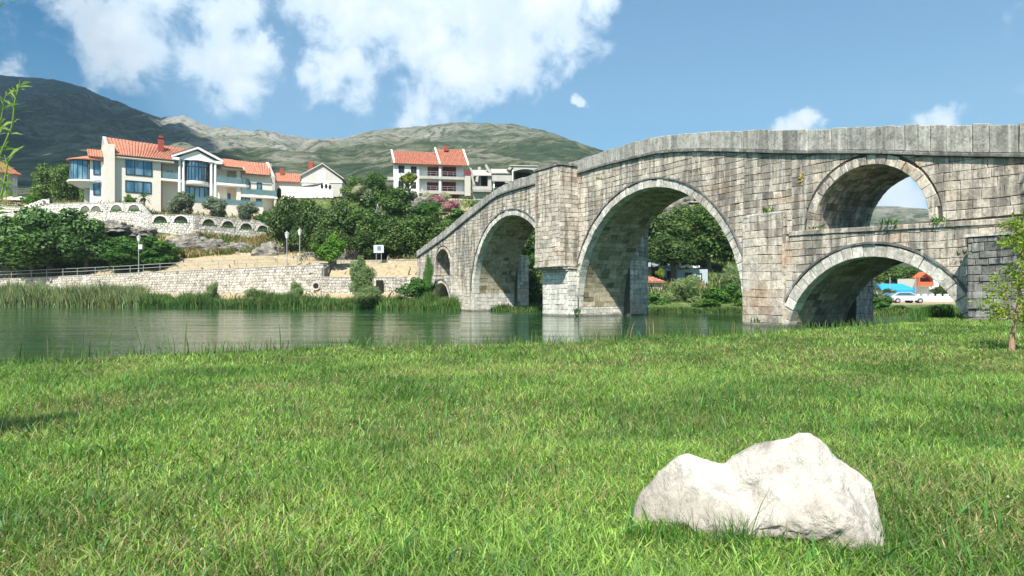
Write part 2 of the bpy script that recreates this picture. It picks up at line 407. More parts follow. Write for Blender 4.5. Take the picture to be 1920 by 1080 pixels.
def f_rock(t):
    p = pos(t); n = t.noise(p, 3.2, 8, .66); m = t.noise(p, 14, 6, .7); v = t.noise(t.scaled(p, (1, 1, 1.6)), 1.7, 5, .6, .5)
    c = t.ramp(n, [(.30, (.30, .26, .225)), (.42, (.50, .45, .395)), (.60, (.56, .515, .455))])
    cr = t.math('SUBTRACT', 1, t.step(t.math('ABSOLUTE', t.math('SUBTRACT', v, .5)), .0, .008))
    c = t.mix(t.math('MULTIPLY', t.step(t.noise(p, 5.5, 7, .75), .52, .62), .5), c, (.24, .215, .19))
    st = t.step(t.noise(t.vmath('ADD', p, (4, 2, 8)), 2.6, 6, .7), .57, .68); c = t.mix(t.math('MULTIPLY', st, .6), c, (.17, .155, .14))
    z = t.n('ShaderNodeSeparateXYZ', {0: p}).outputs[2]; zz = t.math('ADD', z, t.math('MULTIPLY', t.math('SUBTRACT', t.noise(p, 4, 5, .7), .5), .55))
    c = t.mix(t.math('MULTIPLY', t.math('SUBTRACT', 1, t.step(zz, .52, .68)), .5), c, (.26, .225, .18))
    h = t.math('ADD', t.math('ADD', n, t.math('MULTIPLY', m, .8)), t.math('MULTIPLY', cr, .0))
    return bsdf(t, c, .9, 0, .15, bump(t, h, 1, .045))
M_boulder = mat('white_limestone_boulder', f_rock)
def f_crag(t):
    p = pos(t); n = t.noise(p, .9, 8, .66)
    c = t.ramp(n, [(.3, (.06, .055, .045)), (.48, (.19, .175, .15)), (.7, (.42, .39, .345))])
    return bsdf(t, c, .95, 0, .1, bump(t, n, 1, .3))
M_crag = mat('grey_crag_rock', f_crag)
def f_water(t):
    p = pos(t)
    r1 = t.noise(t.scaled(p, (.35, 1.5, 1)), 1.3, 5, .6, .4); r2 = t.noise(t.scaled(p, (.10, .5, 1)), .8, 3, .5, .5); r3 = t.noise(t.scaled(p, (.5, 5, 1)), 3, 4, .6)
    h = t.math('ADD', t.math('ADD', t.math('MULTIPLY', r1, .8), t.math('MULTIPLY', r2, 4.5)), t.math('MULTIPLY', r3, .12))
    cl = t.noise(t.scaled(p, (.02, .12, 1)), 1, 4, .6, .6)
    c = t.mix(t.step(cl, .35, .7), (.012, .058, .022), (.034, .084, .030))
    return bsdf(t, c, t.math('ADD', .03, t.math('MULTIPLY', t.step(t.noise(t.scaled(p, (.05, .42, 1)), 1, 5, .6), .42, .62), .12)), 0, .45, bump(t, h, .15, .10), IOR=1.33)
M_water = mat('green_river_water', f_water)
def f_haze(t):
    return t.n('ShaderNodeVolumePrincipled', {'Color': (.70, .86, 1.0, 1), 'Density': .000165, 'Anisotropy': 0.1}).outputs[0]

# ------------------------------------------------------------------ coordinates from the photograph's rows and columns
def at(x, y, d): return Vector(((x - CX) / FPX * d, d, CH + (HY - y) / FPX * d))
def bS(x): return 48941.0 / (x - 200)                         # distance along the bridge for a column on its front face
def bZ(x, y): return CH + (HY - y) * 32.5 / (x - 200)
def B(s, wd, z): return (32.5 - .5047 * s + .8633 * wd, .8633 * s + .5047 * wd, z)

# ================================================================== THE SETTING
# ---- base ground under everything, river water
g = MB(); g.box(-7000, 7000, -1500, 7000, -6, -3.0); build('ground', g, M_soil, kind='structure')
def grid_mesh(name, xs, ys, Hf, mt, attr=None, smooth=True):
    X, Y = np.meshgrid(xs, ys); Z = Hf(X, Y); n, m = X.shape
    V = np.c_[X.ravel(), Y.ravel(), Z.ravel()]; i = np.arange(n * m).reshape(n, m)
    F = np.c_[i[:-1, :-1].ravel(), i[:-1, 1:].ravel(), i[1:, 1:].ravel(), i[1:, :-1].ravel()]
    me = npmesh(name, V, F, mat=mt, smooth=smooth)
    if attr:
        a = me.attributes.new(attr[0], 'FLOAT', 'POINT'); a.data.foreach_set('value', attr[1](X, Y).ravel().astype(np.float32))
    return me
wm = grid_mesh('water', np.array([-900., -300, -100, 0, 100, 300, 900]), np.array([-60., 0, 60, 120, 320]), lambda X, Y: X * 0, M_water)
tag(link('water', wm), kind='structure')

# ---- near bank
EDX = np.array([-60, -30, -15, -8.5, -6.6, -3.7, 0, 3.2, 6.3, 10.2, 14.0, 16.6, 20, 30, 60])
EDY = np.array([-4, 2.7, 8.7, 12.0, 13.7, 15.3, 16.2, 17.4, 18.9, 21.3, 24.8, 28.2, 30.5, 33, 40.])
def edgeY(X): return np.interp(X, EDX, EDY) + .5 * (fbm(X * .6, X * 0 + 3, 3, 5) - .5)
def nearH(X, Y):
    gh = .44 + .05 * np.clip(X / 6, 0, 1) + .12 * np.clip((X - 7) / 8, 0, 1) + .10 * (fbm(X * .35, Y * .35, 3, 2) - .5) + .03 * (fbm(X * 2, Y * 2, 2, 3) - .5)
    t = np.clip((Y - edgeY(X) + .35) / 1.3, 0, 1); t = t * t * (3 - 2 * t)
    return gh - t * 2.6
tag(link('near_bank_ground', grid_mesh('near_bank_ground', np.arange(-60, 60.1, .5), np.arange(-30, 44, .4), nearH, M_soil)), kind='structure')

# ---- far bank: heights triangulated from points seen in the photograph
CP = []   # (column, row, depth, greenness)
def cp(x, y, d, gr=.5): p = at(x, y, d); CP.append((p.x, p.y, p.z, gr))
def cz(X, Y, z, gr=.5): CP.append((X, Y, z, gr))
SH = [(-2600, 84), (-900, 86), (-300, 86), (0, 83), (270, 79), (400, 78), (650, 72), (830, 64.5), (905, 63.2), (975, 60.5), (1150, 59.5), (1300, 58.5), (1395, 57), (1500, 54), (1640, 51.5), (1800, 52.5), (2000, 54), (2600, 62), (4200, 80)]
for x, d in SH:
    X = (x - CX) / FPX * d; L = math.hypot(X, d)
    k = (L - 16) / L; cz(X * k, d * k, -2.6, .6)
    cz(X, d, -.12, .9)
    if x < 700: k = (L + 2.0) / L; cz(X * k, d * k, .75, .3)
# promenade wall foot / top
def dens(L, n):
    out = []
    for a, b in zip(L, L[1:]): out += [tuple(p + (q - p) * k / n for p, q in zip(a, b)) for k in range(n)]
    return out + [L[-1]]
for x, yb, yt, d in dens([(-500, 556, 532, 101), (0, 553, 524, 98), (115, 553, 519, 95), (260, 552, 512.5, 92), (430, 551, 504, 88), (607, 549, 497, 82)], 6):
    cp(x, yb, d + .35, .15); cp(x, yt + 1, d + 1.9, .1); cp(x, yt - .5, d + 3.6, .2)
for x, yb, yt, d in dens([(609, 549, 520.5, 80.6), (680, 548, 520.5, 77), (758, 546, 520.5, 73.5), (800, 552, 520, 69.5)], 5): cp(x, yb, d + .35, .15); cp(x, yt + 1, d + 1.9, .05)
for x, yb, yt, d in dens([(-300, 410, 384, 113), (0, 408, 390, 111), (93, 407, 384, 108.5), (150, 410, 383, 107.5), (265, 428, 384, 107.3), (285, 431, 405, 107.8), (363, 441, 406, 109.5), (440, 447, 413, 113), (530, 455, 421, 117)], 4):
    cp(x, yb - 1, d + .3, .7); cp(x, yt + 1, d + 1.8, .5)
for x, y, d in dens([(560, 374, 125), (640, 372, 127), (740, 374, 133), (880, 372, 133.5), (1020, 371, 138)], 3): cp(x, y, d, .6); cp(x, y + 2, d - 5, .7)
cp(620, 491, 90, .0); cp(700, 490.5, 86, .0); cp(790, 489.5, 81, .0); cp(640, 488, 96, .6); cp(760, 487, 90, .7)
# dry slope and second wall
cp(350, 497, 96, 0); cp(455, 493, 93, 0); cp(560, 489, 90, 0)
cp(340, 472, 107, 0); cp(390, 469, 105, 0); cp(470, 477, 99.5, .1); cp(560, 487.5, 94.5, .2)
cp(60, 500, 102, .9); cp(150, 495, 102, .9); cp(250, 480, 104, .9); cp(320, 478, 104, .8)
cp(0, 455, 106, .9); cp(120, 450, 106, .9); cp(220, 440, 107, .7); cp(300, 440, 108, .5); cp(400, 452, 107, .35); cp(470, 458, 106, .4); cp(530, 470, 103, .6)
# foot of the villa's retaining wall and terrace behind
cp(-300, 380, 128, .5); cp(60, 378, 128, .5); cp(200, 383, 122, .4); cp(300, 384, 128, .4); cp(420, 386, 128, .4); cp(500, 388, 128, .4)
cp(560, 382, 130, .6); cp(640, 380, 134, .7); cp(560, 420, 112, .8); cp(620, 450, 102, .8)
cp(690, 400, 118, .8); cp(660, 440, 108, .8); cp(760, 440, 103, .9); cp(730, 388, 126, .7); cp(740, 378, 131, .5); cp(800, 378, 131, .5); cp(880, 376, 133, .5)
cp(820, 410, 116, .5); cp(860, 440, 102, .8); cp(870, 400, 118, .4); cp(920, 420, 108, .8); cp(940, 374, 136, .5); cp(1020, 372, 142, .5); cp(900, 480, 88, .9); cp(850, 500, 80, .9)
cp(980, 500, 82, .9); cp(960, 545, 70, .9); cp(1100, 480, 92, .9); cp(1100, 550, 70, .9); cp(1200, 420, 125, .8); cp(1120, 380, 150, .6)
cp(1215, 549, 70, .6); cp(1300, 549, 72, .7); cp(1390, 548, 73, .7); cp(1230, 533, 84, .6); cp(1300, 530, 88, .6); cp(1390, 530, 92, .6)
cp(1230, 480, 105, .8); cp(1300, 470, 112, .8); cp(1390, 480, 115, .8); cp(1230, 385, 146, .3); cp(1290, 378, 150, .25); cp(1340, 400, 146, .5); cp(1400, 430, 140, .8)
cp(1240, 366, 158, .4); cp(1320, 366, 160, .4); cp(1500, 480, 130, .8); cp(1450, 550, 76, .7)
cp(1600, 572, 66, .7); cp(1700, 573, 70, .6); cp(1800, 573, 70, .7); cp(1600, 568, 92, .2); cp(1700, 567.5, 98, .1); cp(1800, 567, 98, .2); cp(2100, 568, 90, .5); cp(2600, 566, 100, .5); cp(4200, 562, 110, .5)
cp(1500, 556, 128, .6); cp(1640, 558, 135, .5); cp(1760, 558, 135, .5); cp(1900, 556, 140, .5); cp(4200, 556, 150, .5)
for x, y in [(-2600, 400), (-900, 390), (-300, 390), (0, 386), (300, 385), (600, 385), (900, 388), (1100, 392), (1300, 400), (1450, 470), (1600, 549), (1900, 549), (2600, 549), (4200, 549)]:
    cp(x, y, 205, .6)
for x, y, d in [(-2600, 540, 96), (-2600, 440, 120), (-900, 500, 104), (-900, 430, 115), (-500, 470, 106)]: cp(x, y, d, .7)
_pts = [Vector((c[0], c[1])) for c in CP]
_dv, _de, _df, *_ = mgeo.delaunay_2d_cdt(_pts, [], [], 0, 1e-4)
def _nearest(v): return min(range(len(CP)), key=lambda k: (CP[k][0] - v[0]) ** 2 + (CP[k][1] - v[1]) ** 2)
_map = [_nearest(v) for v in _dv]
TR = np.array([[CP[_map[k]][:4] for k in f] for f in _df])      # (n,3,4)
def _tin(X, Y, ch):
    X = np.asarray(X, float); Y = np.asarray(Y, float); out = np.full(X.shape, np.nan)
    for T in TR:
        (x1, y1), (x2, y2), (x3, y3) = T[:, :2]
        det = (y2 - y3) * (x1 - x3) + (x3 - x2) * (y1 - y3)
        if abs(det) < 1e-9: continue
        sel = (X >= T[:, 0].min() - 1e-6) & (X <= T[:, 0].max() + 1e-6) & (Y >= T[:, 1].min() - 1e-6) & (Y <= T[:, 1].max() + 1e-6)
        if not sel.any(): continue
        a = ((y2 - y3) * (X[sel] - x3) + (x3 - x2) * (Y[sel] - y3)) / det
        b = ((y3 - y1) * (X[sel] - x3) + (x1 - x3) * (Y[sel] - y3)) / det
        c = 1 - a - b; ok = (a > -1e-6) & (b > -1e-6) & (c > -1e-6)
        v = out[sel]; v[ok] = (a * T[0, ch] + b * T[1, ch] + c * T[2, ch])[ok]; out[sel] = v
    return out
_shx = np.array([(x - CX) / FPX * d for x, d in SH]); _shy = np.array([float(d) for x, d in SH])
def bankH(X, Y):
    z = _tin(X, Y, 2); z = np.where(np.isnan(z), -3.2, z)
    dsh = Y - np.interp(X, _shx, _shy); z = np.where(dsh < 3, np.minimum(z, -.15 + dsh * .42), z)
    return z + np.clip((z - .5) * .4, 0, .5) * (fbm(X * .35, Y * .35, 3, 9) - .5)
def bh(X, Y): return float(bankH(np.array([X]), np.array([Y]))[0])
def green(X, Y): v = _tin(X, Y, 3); return np.where(np.isnan(v), .5, v)
bm_ = grid_mesh('far_bank_hillside', np.arange(-260, 260.1, .9), np.arange(30, 206, .8), bankH, M_bank, ('green', green))
# thin the part that lies outside the surveyed triangles (sunk under the river bed)
tag(link('far_bank_hillside', bm_), kind='structure')

# ---- mountains
SKX = np.array([-2600, -1500, -700, -300, -120, 0, 50, 100, 150, 190, 220, 260, 300, 318, 345, 375, 400, 420, 480, 540, 590, 640, 680, 740, 800, 860, 920, 980, 1040, 1100, 1160, 1260, 1400, 1550, 1640, 1680, 1740, 1800, 2000, 2600, 4500])
SKY = np.array([420, 330, 230, 165, 142, 141, 143, 148, 161, 180, 191, 208, 223, 219, 217, 231, 240, 236, 245, 253, 263, 260, 250, 243, 239, 231, 234, 240, 253, 277, 300, 335, 370, 385, 388, 388, 391, 396, 410, 430, 470.])
CRX = np.array([-2600, -300, 100, 300, 420, 600, 860, 1200, 1600, 4500]); CRD = np.array([2600, 2700, 2600, 2200, 1900, 1800, 1700, 1500, 1400, 1300.])
Q0X = np.array([-2600, 900, 1300, 1450, 1600, 4500]); Q0 = np.array([.115, .115, .105, .05, -.003, -.003])
th = np.linspace(math.atan(-3.4), math.atan(3.2), 620); tt = np.linspace(0, 1.35, 230)
TH, TT = np.meshgrid(th, tt); PX = np.tan(TH) * FPX + CX
crd = np.interp(PX, CRX, CRD); D = 195 + (crd - 195) * TT ** 1.25
Qs = (HY - np.interp(PX, SKX, SKY)) / FPX; Qb = np.interp(PX, Q0X, Q0)
Xh = np.tan(TH) * D; Yh = D
rid = 1 - np.abs(2 * fbm(Xh * .0045 + Yh * .0012, Yh * .002, 5, 21) - 1)          # ravines and spurs running down the slope
und = fbm(Xh * .002, Yh * .002, 4, 31)
tc_ = np.clip(TT, 0, 1)
q = Qb + (Qs - Qb) * (tc_ ** .75) + (rid - .62) * .075 * np.sin(np.pi * tc_) ** .8 * np.clip(Qs / .2, .25, 1.3) + (und - .5) * .06 * np.sin(np.pi * tc_)
q = np.minimum(q, Qs - .0) * np.where(TT <= 1, 1, 1) + 0
Zh = CH + q * D + (fbm(Xh * .02, Yh * .02, 4, 41) - .5) * 16 * np.clip(TT * 1.5, 0, 1) * np.clip(D / 1500, .2, 1)
sel = PX > 1500; Zh = np.where(TT > 1, Zh - (TT - 1) * D * .35, Zh)
Zh = Zh + 9 * (fbm(Xh * .006 + Zh * .05, Zh * .09, 3, 51) - .5) * np.clip(TT * 2, 0, 1)      # limestone ledges
V = np.c_[Xh.ravel(), Yh.ravel(), Zh.ravel()]; n_, m__ = Xh.shape; i_ = np.arange(n_ * m__).reshape(n_, m__)
F = np.c_[i_[:-1, :-1].ravel(), i_[:-1, 1:].ravel(), i_[1:, 1:].ravel(), i_[1:, :-1].ravel()]
hm = npmesh('mountains', V, F, mat=M_hill, smooth=True)
PYh = HY - (Zh - CH) / D * FPX
rockf = .40 + .50 * np.exp(-(((PX - 480) / 150) ** 2 + ((PYh - 262) / 30) ** 2)) + .9 * np.exp(-(((PX - 345) / 38) ** 2 + ((PYh - 226) / 20) ** 2)) \
    + .25 * np.exp(-(((PX - 720) / 90) ** 2 + ((PYh - 262) / 20) ** 2)) + .10 * np.clip(1 - (PYh - np.interp(PX, SKX, SKY)) / 30, 0, 1) \
    - .35 * np.exp(-(((PX - 660) / 110) ** 2 + ((PYh - 320) / 28) ** 2)) - .3 * np.exp(-(((PX - 400) / 90) ** 2 + ((PYh - 300) / 20) ** 2))
a_ = hm.attributes.new('rock', 'FLOAT', 'POINT'); a_.data.foreach_set('value', rockf.ravel().astype(np.float32))
tag(link('mountains', hm), kind='structure')

# ---- the cloud whose shade lies on the left mountain (it floats far above the frame)
cb = MB()
def ball(c, rx, rz, n=10):
    rr = [(rx * math.sin(math.pi * k / n), c.z - rz * math.cos(math.pi * k / n)) for k in range(1, n)]
    cb.lathe(c.x, c.y, rr, 14)
rs = random.Random(3)
for k in range(330):
    yy = rs.uniform(120, 345); xr = 195 + (yy - 140) * 1.05; xx = rs.uniform(-380, xr - 25)
    sel_ = np.argmin((PX.ravel() - xx) ** 2 + (PYh.ravel() - yy) ** 2 + (TT.ravel() > 1) * 1e6)
    P = Vector((V[sel_][0], V[sel_][1], V[sel_][2])); t_ = (1500 + rs.uniform(0, 120) - P.z) / SUN.z
    rad = rs.uniform(60, 110) * P.y / 1500 + 38
    ball(P + SUN * t_, rad, rad * .5)
M_cloud = mat('cloud_white', lambda t: bsdf(t, (.8, .8, .8), 1, 0, 0))
build('cloud', cb, M_cloud, smooth=True, kind='stuff', label='cumulus cloud drifting high over the left mountain slope')

# ---- haze
hz = MB(); hz.box(-4200, 4200, -500, 3900, -7.5, 1120)
mh = bpy.data.materials.new('haze'); mh.use_nodes = True; t_ = NT(mh.node_tree); t_.n('ShaderNodeOutputMaterial', {'Volume': f_haze(t_)})
build('haze', hz, mh, kind='stuff', label='thin blue summer haze over the valley')

# ================================================================== THE STONE BRIDGE
BW = 4.2                                                        # width of the deck
TOPP = [(782,472),(834,432),(862,408),(890,385),(927,357),(967,337),(1004,325.5),(1040,313),(1078,303),(1123,287),(1167,274),(1204,262.6),(1247,253),(1317,249),(1375,245),(1472,243.5),(1560,241),(1693,234.5),(1920,232)]
CORP = [(778,487),(834,448.5),(871,418),(908,388.5),(927,372),(953,361),(982,352.6),(1003,346.7),(1045,337),(1080,328.5),(1130,312.6),(1186,299.6),(1238,287.4),(1317,284),(1394,286),(1472,289),(1560,288.5),(1654,289),(1771,294),(1920,296)]
def prof(P, ext):
    a = sorted([(bS(x), bZ(x, y)) for x, y in P] + ext)
    return (lambda s, A=np.array([p[0] for p in a]), Z=np.array([p[1] for p in a]): float(np.interp(s, A, Z)))
topz = prof(TOPP, [(22, 6.4), (12, 4.2)]); corz = prof(CORP, [(22, 5.2), (12, 3.1), (86.5, 4.9)])
def smooth(f): return lambda s: (f(s - .7) + f(s) * 2 + f(s + .7)) / 4
topz, corz = smooth(topz), smooth(corz)
# arches: centre along the bridge, radius, springing height, sill (what lies below is solid), ring depth
ARCH = [dict(s=48.2, r=7.25, z=.66, fl=-1.6, ring=.50), dict(s=34.15, r=4.13, z=-.98, fl=-1.6, ring=.54),
        dict(s=34.74, r=2.42, z=4.46, fl=4.46, ring=.42), dict(s=64.75, r=6.27, z=1.6, fl=-1.6, ring=.46),
        dict(s=78.0, r=2.0, z=.6, fl=-1.6, ring=.34), dict(s=77.65, r=1.72, z=4.15, fl=3.35, ring=.26)]
ARCH[2].update(s=34.3, z=4.48, r=2.60)
S0, S1 = 13.0, 84.0
bridge = empty('stone_bridge', B(44, BW / 2, 0), 'old grey limestone arch bridge humped over the green river, two large arches and four small', 'bridge')

core = MB(B)
gapr = .07
brk = {S0, S1, 55.4, 58.5, 38.1, 30.8}
for a in ARCH:
    for k in range(0, 37): brk.add(a['s'] + (a['r'] + gapr) * math.cos(math.pi * k / 36))
for k in range(0, 72): brk.add(S0 + k)
brk = sorted(b for b in brk if S0 <= b <= S1)
def intervals(sa, sb):
    m = (sa + sb) / 2; iv = [[(-1.6, -1.6), (corz(sa) + .1, corz(sb) + .1)]]
    for a in sorted(ARCH, key=lambda q: q['fl']):
        rr = a['r'] + gapr
        if abs(m - a['s']) < rr:
            h = [a['z'] + math.sqrt(max(0, rr * rr - (t - a['s']) ** 2)) for t in (sa, sb)]
            lo, hi = iv.pop()
            if a['fl'] > -1: iv.append([lo, (a['fl'] - .02, a['fl'] - .02)])
            iv.append([(h[0], h[1]), hi])
    return iv
for sa, sb in zip(brk, brk[1:]):
    if sb - sa < 1e-4: continue
    for lo, hi in intervals(sa, sb):
        f = [core.pt(*p) for p in ((sa, 0, lo[0]), (sb, 0, lo[1]), (sb, 0, hi[1]), (sa, 0, hi[0]))]
        b = [core.pt(*p) for p in ((sa, BW, lo[0]), (sb, BW, lo[1]), (sb, BW, hi[1]), (sa, BW, hi[0]))]
        core.face(f); core.face(b[::-1]); core.face((f[3], f[2], b[2], b[3])); core.face((f[0], b[0], b[1], f[1]))
for a in ARCH:                                                    # reveals under the springings
    for sg in (-1, 1):
        s_ = a['s'] + sg * (a['r'] + gapr); z1 = a['z']
        if z1 > a['fl']: core.poly([(s_, 0, a['fl']), (s_, BW, a['fl']), (s_, BW, z1), (s_, 0, z1)])
core.poly([(S1, 0, -1.6), (S1, BW, -1.6), (S1, BW, corz(S1)), (S1, 0, corz(S1))])
core.poly([(S0, 0, -1.6), (S0, BW, -1.6), (S0, BW, corz(S0)), (S0, 0, corz(S0))])
build('masonry_core', core, M_mortar, bridge)

pieces = {'stone': [], 'voussoir': [], 'soffit_stone': [], 'parapet_stone': [], 'cornice_stone': []}
def piece(kind, poly, frame, out, gap, bev, mt, tint, back=-.03):
    c = frame(*(sum(p[i] for p in poly) / len(poly) for i in (0, 1)), 0)
    dd = math.hypot(c[0], c[1]); pieces[kind].append((abs(parea(poly)) / dd ** 2 * (1 if c[0] / c[1] < .80 else .02), poly, frame, out, gap, bev, mt, tint, back))

def face_masonry(frame, p0, p1, q0, q1, hh, ll, holes=(), clips=(), kind='stone', mt=None, out=(.035, .06), seed=1, toplim=None, accept=None, tbase=.5, back=-.03):
    r = random.Random(seed); q = q0
    while q < q1 - .06:
        h = r.uniform(*hh); h = min(h, q1 - q)
        if q1 - q - h < .12: h = q1 - q
        p = p0 - r.uniform(0, .3) * 0
        first = True
        while p < p1 - .02:
            L = r.uniform(*ll) * (.6 if first and r.random() < .5 else 1); first = False
            if p1 - p - L < .15: L = p1 - p
            j = lambda: r.uniform(-.012, .012)
            wv = lambda a, b: b + (.03 * math.sin(a * 1.1 + b * .9 + seed) + .012 * math.sin(a * 2.7 - b * 2 + seed * 2)) * min(1, (b - q0) * 2, max(0, (q1 - b) * 2)) + j()
            sk = r.uniform(-.025, .025)
            P = [(p - sk * .5, wv(p, q)), (p + L - sk * .5, wv(p + L, q)), (p + L + sk * .5, wv(p + L, q + h)), (p + sk * .5, wv(p, q + h))]
            p += L
            cx_, cz_ = P[0][0] + L / 2, q + h / 2
            for (hs, hr, hz_, hf) in holes:
                if P[2][1] <= hf + .06: continue
                if cz_ < hz_:
                    if abs(cx_ - hs) < hr + L:
                        sg = 1 if cx_ > hs else -1
                        if abs(cx_ - hs) < hr and min(abs(P[0][0] - hs), abs(P[1][0] - hs)) < hr and max(abs(P[0][0] - hs), abs(P[1][0] - hs)) < hr: P = []
                        else: P = clip(P, (hs + sg * hr, 0), (sg, 0))
                else:
                    dx, dz = cx_ - hs, cz_ - hz_; L_ = math.hypot(dx, dz) or 1; n = (dx / L_, dz / L_)
                    P = clip(P, (hs + n[0] * hr, hz_ + n[1] * hr), n)
                if len(P) < 3: break
            if len(P) < 3: continue
            if toplim:
                e = .3; z0_, z1_ = toplim(cx_ - e), toplim(cx_ + e); n = (z1_ - z0_, -2 * e); Ln = math.hypot(*n)
                P = clip(P, (cx_, toplim(cx_)), (n[0] / Ln, n[1] / Ln))
            for o_, n_ in clips:
                if len(P) >= 3: P = clip(P, o_, n_)
            if len(P) < 3 or parea(P) < .012: continue
            if accept and not accept(cx_, cz_): continue
            piece(kind, P, frame, r.uniform(*out) + (.015 if r.random() < .12 else 0), r.uniform(.006, .013), .016, mt or M_face, min(1, max(0, r.gauss(tbase, .19))), back)
        q += h
FR = lambda p, q, o: B(p, -o, q)                    # main upstream face, proud towards the camera
# winding: p grows to the left seen from the camera, so faces come out reversed; normals are fixed when built
hol = [(a['s'], a['r'] + a['ring'] + .07, a['z'], a['fl']) for a in ARCH]
cb_ = lambda s: corz(s) - .01
# lower wall right of the right pier (stands slightly proud below the ledge), upper wall above it
LEDGE = lambda s: float(np.interp(s, [28, 36.8, 38.1], [4.28, 4.50, 4.52]))
face_masonry(lambda p, q, o: B(p, -o - .13, q), 14, 38.33, -.6, 4.5, (.30, .42), (.45, .85), [hol[1]], seed=11, toplim=lambda s: LEDGE(s) - .22, tbase=.5, back=-.24)
face_masonry(FR, 14, 38.1, 4.40, 12, (.30, .46), (.42, .78), [hol[2]], seed=12, toplim=cb_, tbase=.46)
face_masonry(FR, 38.1, 40.9, 5.3, 12, (.28, .38), (.4, .7), [hol[0], hol[2]], seed=13, toplim=cb_, tbase=.5)
face_masonry(FR, 38.05, 38.37, 4.42, 5.32, (.3, .32), (.3, .4), seed=130)
face_masonry(FR, 40.9, 55.4, -.6, 12, (.27, .36), (.36, .66), [hol[0]], seed=14, toplim=cb_, tbase=.53)
face_masonry(FR, 58.5, 73.0, -.6, 12, (.26, .34), (.34, .62), [hol[3]], seed=15, toplim=cb_, tbase=.58)
face_masonry(FR, 73.0, S1, -.2, 8, (.26, .36), (.36, .66), [hol[4], hol[5]], seed=16, toplim=cb_, tbase=.58)
# right cutwater
face_masonry(lambda p, q, o: B(p, -o - .30, q), 38.35, 40.76, -.7, 5.42, (.36, .46), (.45, .8), seed=17, tbase=.5)
for k in range(4):
    s_ = 38.33 + k * .6; pieces['stone'].append((1, [(s_, -.02), (s_ + .6, -.02), (s_ + .6, .36), (s_, .36)], lambda p, q, o: B(p, -q, 5.42 + o + .25 * (.36 - max(0, min(.36, q)))), .05, .006, .02, M_parapet, .6 + .1 * (k % 2), -.05))
face_masonry(lambda p, q, o: B(38.35 - o, -p, q), 0, .32, -.7, 5.42, (.34, .44), (.3, .4), seed=18)
# central tower-like pier: upper box, corbel, lower box
face_masonry(lambda p, q, o: B(p, -o - 1.5, q), 55.4, 58.5, 3.55, 10.28, (.27, .35), (.36, .62), seed=19, tbase=.55)
face_masonry(lambda p, q, o: B(55.4 - o, p, q), -1.5, -.02, 3.55, 10.28, (.27, .35), (.36, .62), seed=20, tbase=.38)  # side stones toned darker for the less lit face, partly staining
face_masonry(lambda p, q, o: B(p, -o - .85, q), 55.4, 58.5, -.6, 3.1, (.30, .38), (.42, .7), seed=21, tbase=.8, mt=M_vous)
face_masonry(lambda p, q, o: B(55.4 - o, p, q), -.85, -.02, -.6, 3.1, (.30, .38), (.42, .7), seed=22, tbase=.75, mt=M_vous)
for k, (w0, z0, z1) in enumerate([(1.02, 3.1, 3.26), (1.3, 3.26, 3.42), (1.56, 3.42, 3.58)]):
    face_masonry(lambda p, q, o, w0=w0: B(p, -o - w0, q), 55.4 - .05 * k, 58.5 + .05 * k, z0, z1, (.16, .16), (.5, .8), seed=23 + k, tbase=.5)
    face_masonry(lambda p, q, o, k=k: B(55.4 - .05 * k - o, p, q), -w0, -.02, z0, z1, (.16, .16), (.4, .6), seed=26 + k, tbase=.5)
bx = MB(B); bx.box(55.42, 58.48, -1.48, .1, 3.44, 10.3); bx.box(55.42, 58.48, -.83, .1, -1.6, 3.2); bx.box(55.42, 58.5, -1.0, .1, 3.1, 3.27); bx.box(55.38, 58.52, -1.28, .1, 3.27, 3.43)
bx.box(38.37, 40.74, -.29, .05, -1.6, 5.36)
# downstream cutwaters seen through the arches
for s0_, s1_, w1_, z1_ in ((54.9, 58.9, 5.9, 6.4), (70.6, 74.2, 5.4, 5.0), (37.6, 41.3, 5.6, 4.6)): bx.box(s0_, s1_, BW - .05, w1_, -1.6, z1_)
build('pier_core', bx, M_mortar, bridge, kind='stuff')
for s0_, s1_, w1_, z1_, sd in ((54.9, 58.9, 5.9, 6.4, 31), (70.6, 74.2, 5.4, 5.0, 32), (37.6, 41.3, 5.6, 4.6, 33)):
    face_masonry(lambda p, q, o, s0_=s0_: B(s0_ - o, p, q), BW, w1_, -.5, z1_, (.3, .4), (.4, .7), seed=sd, tbase=.5)
# ledge slabs over the lower right arch
r = random.Random(40); s = 14.0
while s < 38.0:
    L = min(r.uniform(.6, 1.1), 38.1 - s)
    za, zb = LEDGE(s), LEDGE(s + L)
    pieces['stone'].append((abs(L * .4) / (B(s, 0, 4)[1] ** 2 + B(s, 0, 4)[0] ** 2), [(s, za - .22 - .0), (s + L, zb - .22), (s + L, zb), (s, za)], lambda p, q, o: B(p, -o - .18, q), .06, .006, .02, M_face, r.uniform(.3, .6), -.4)); s += L
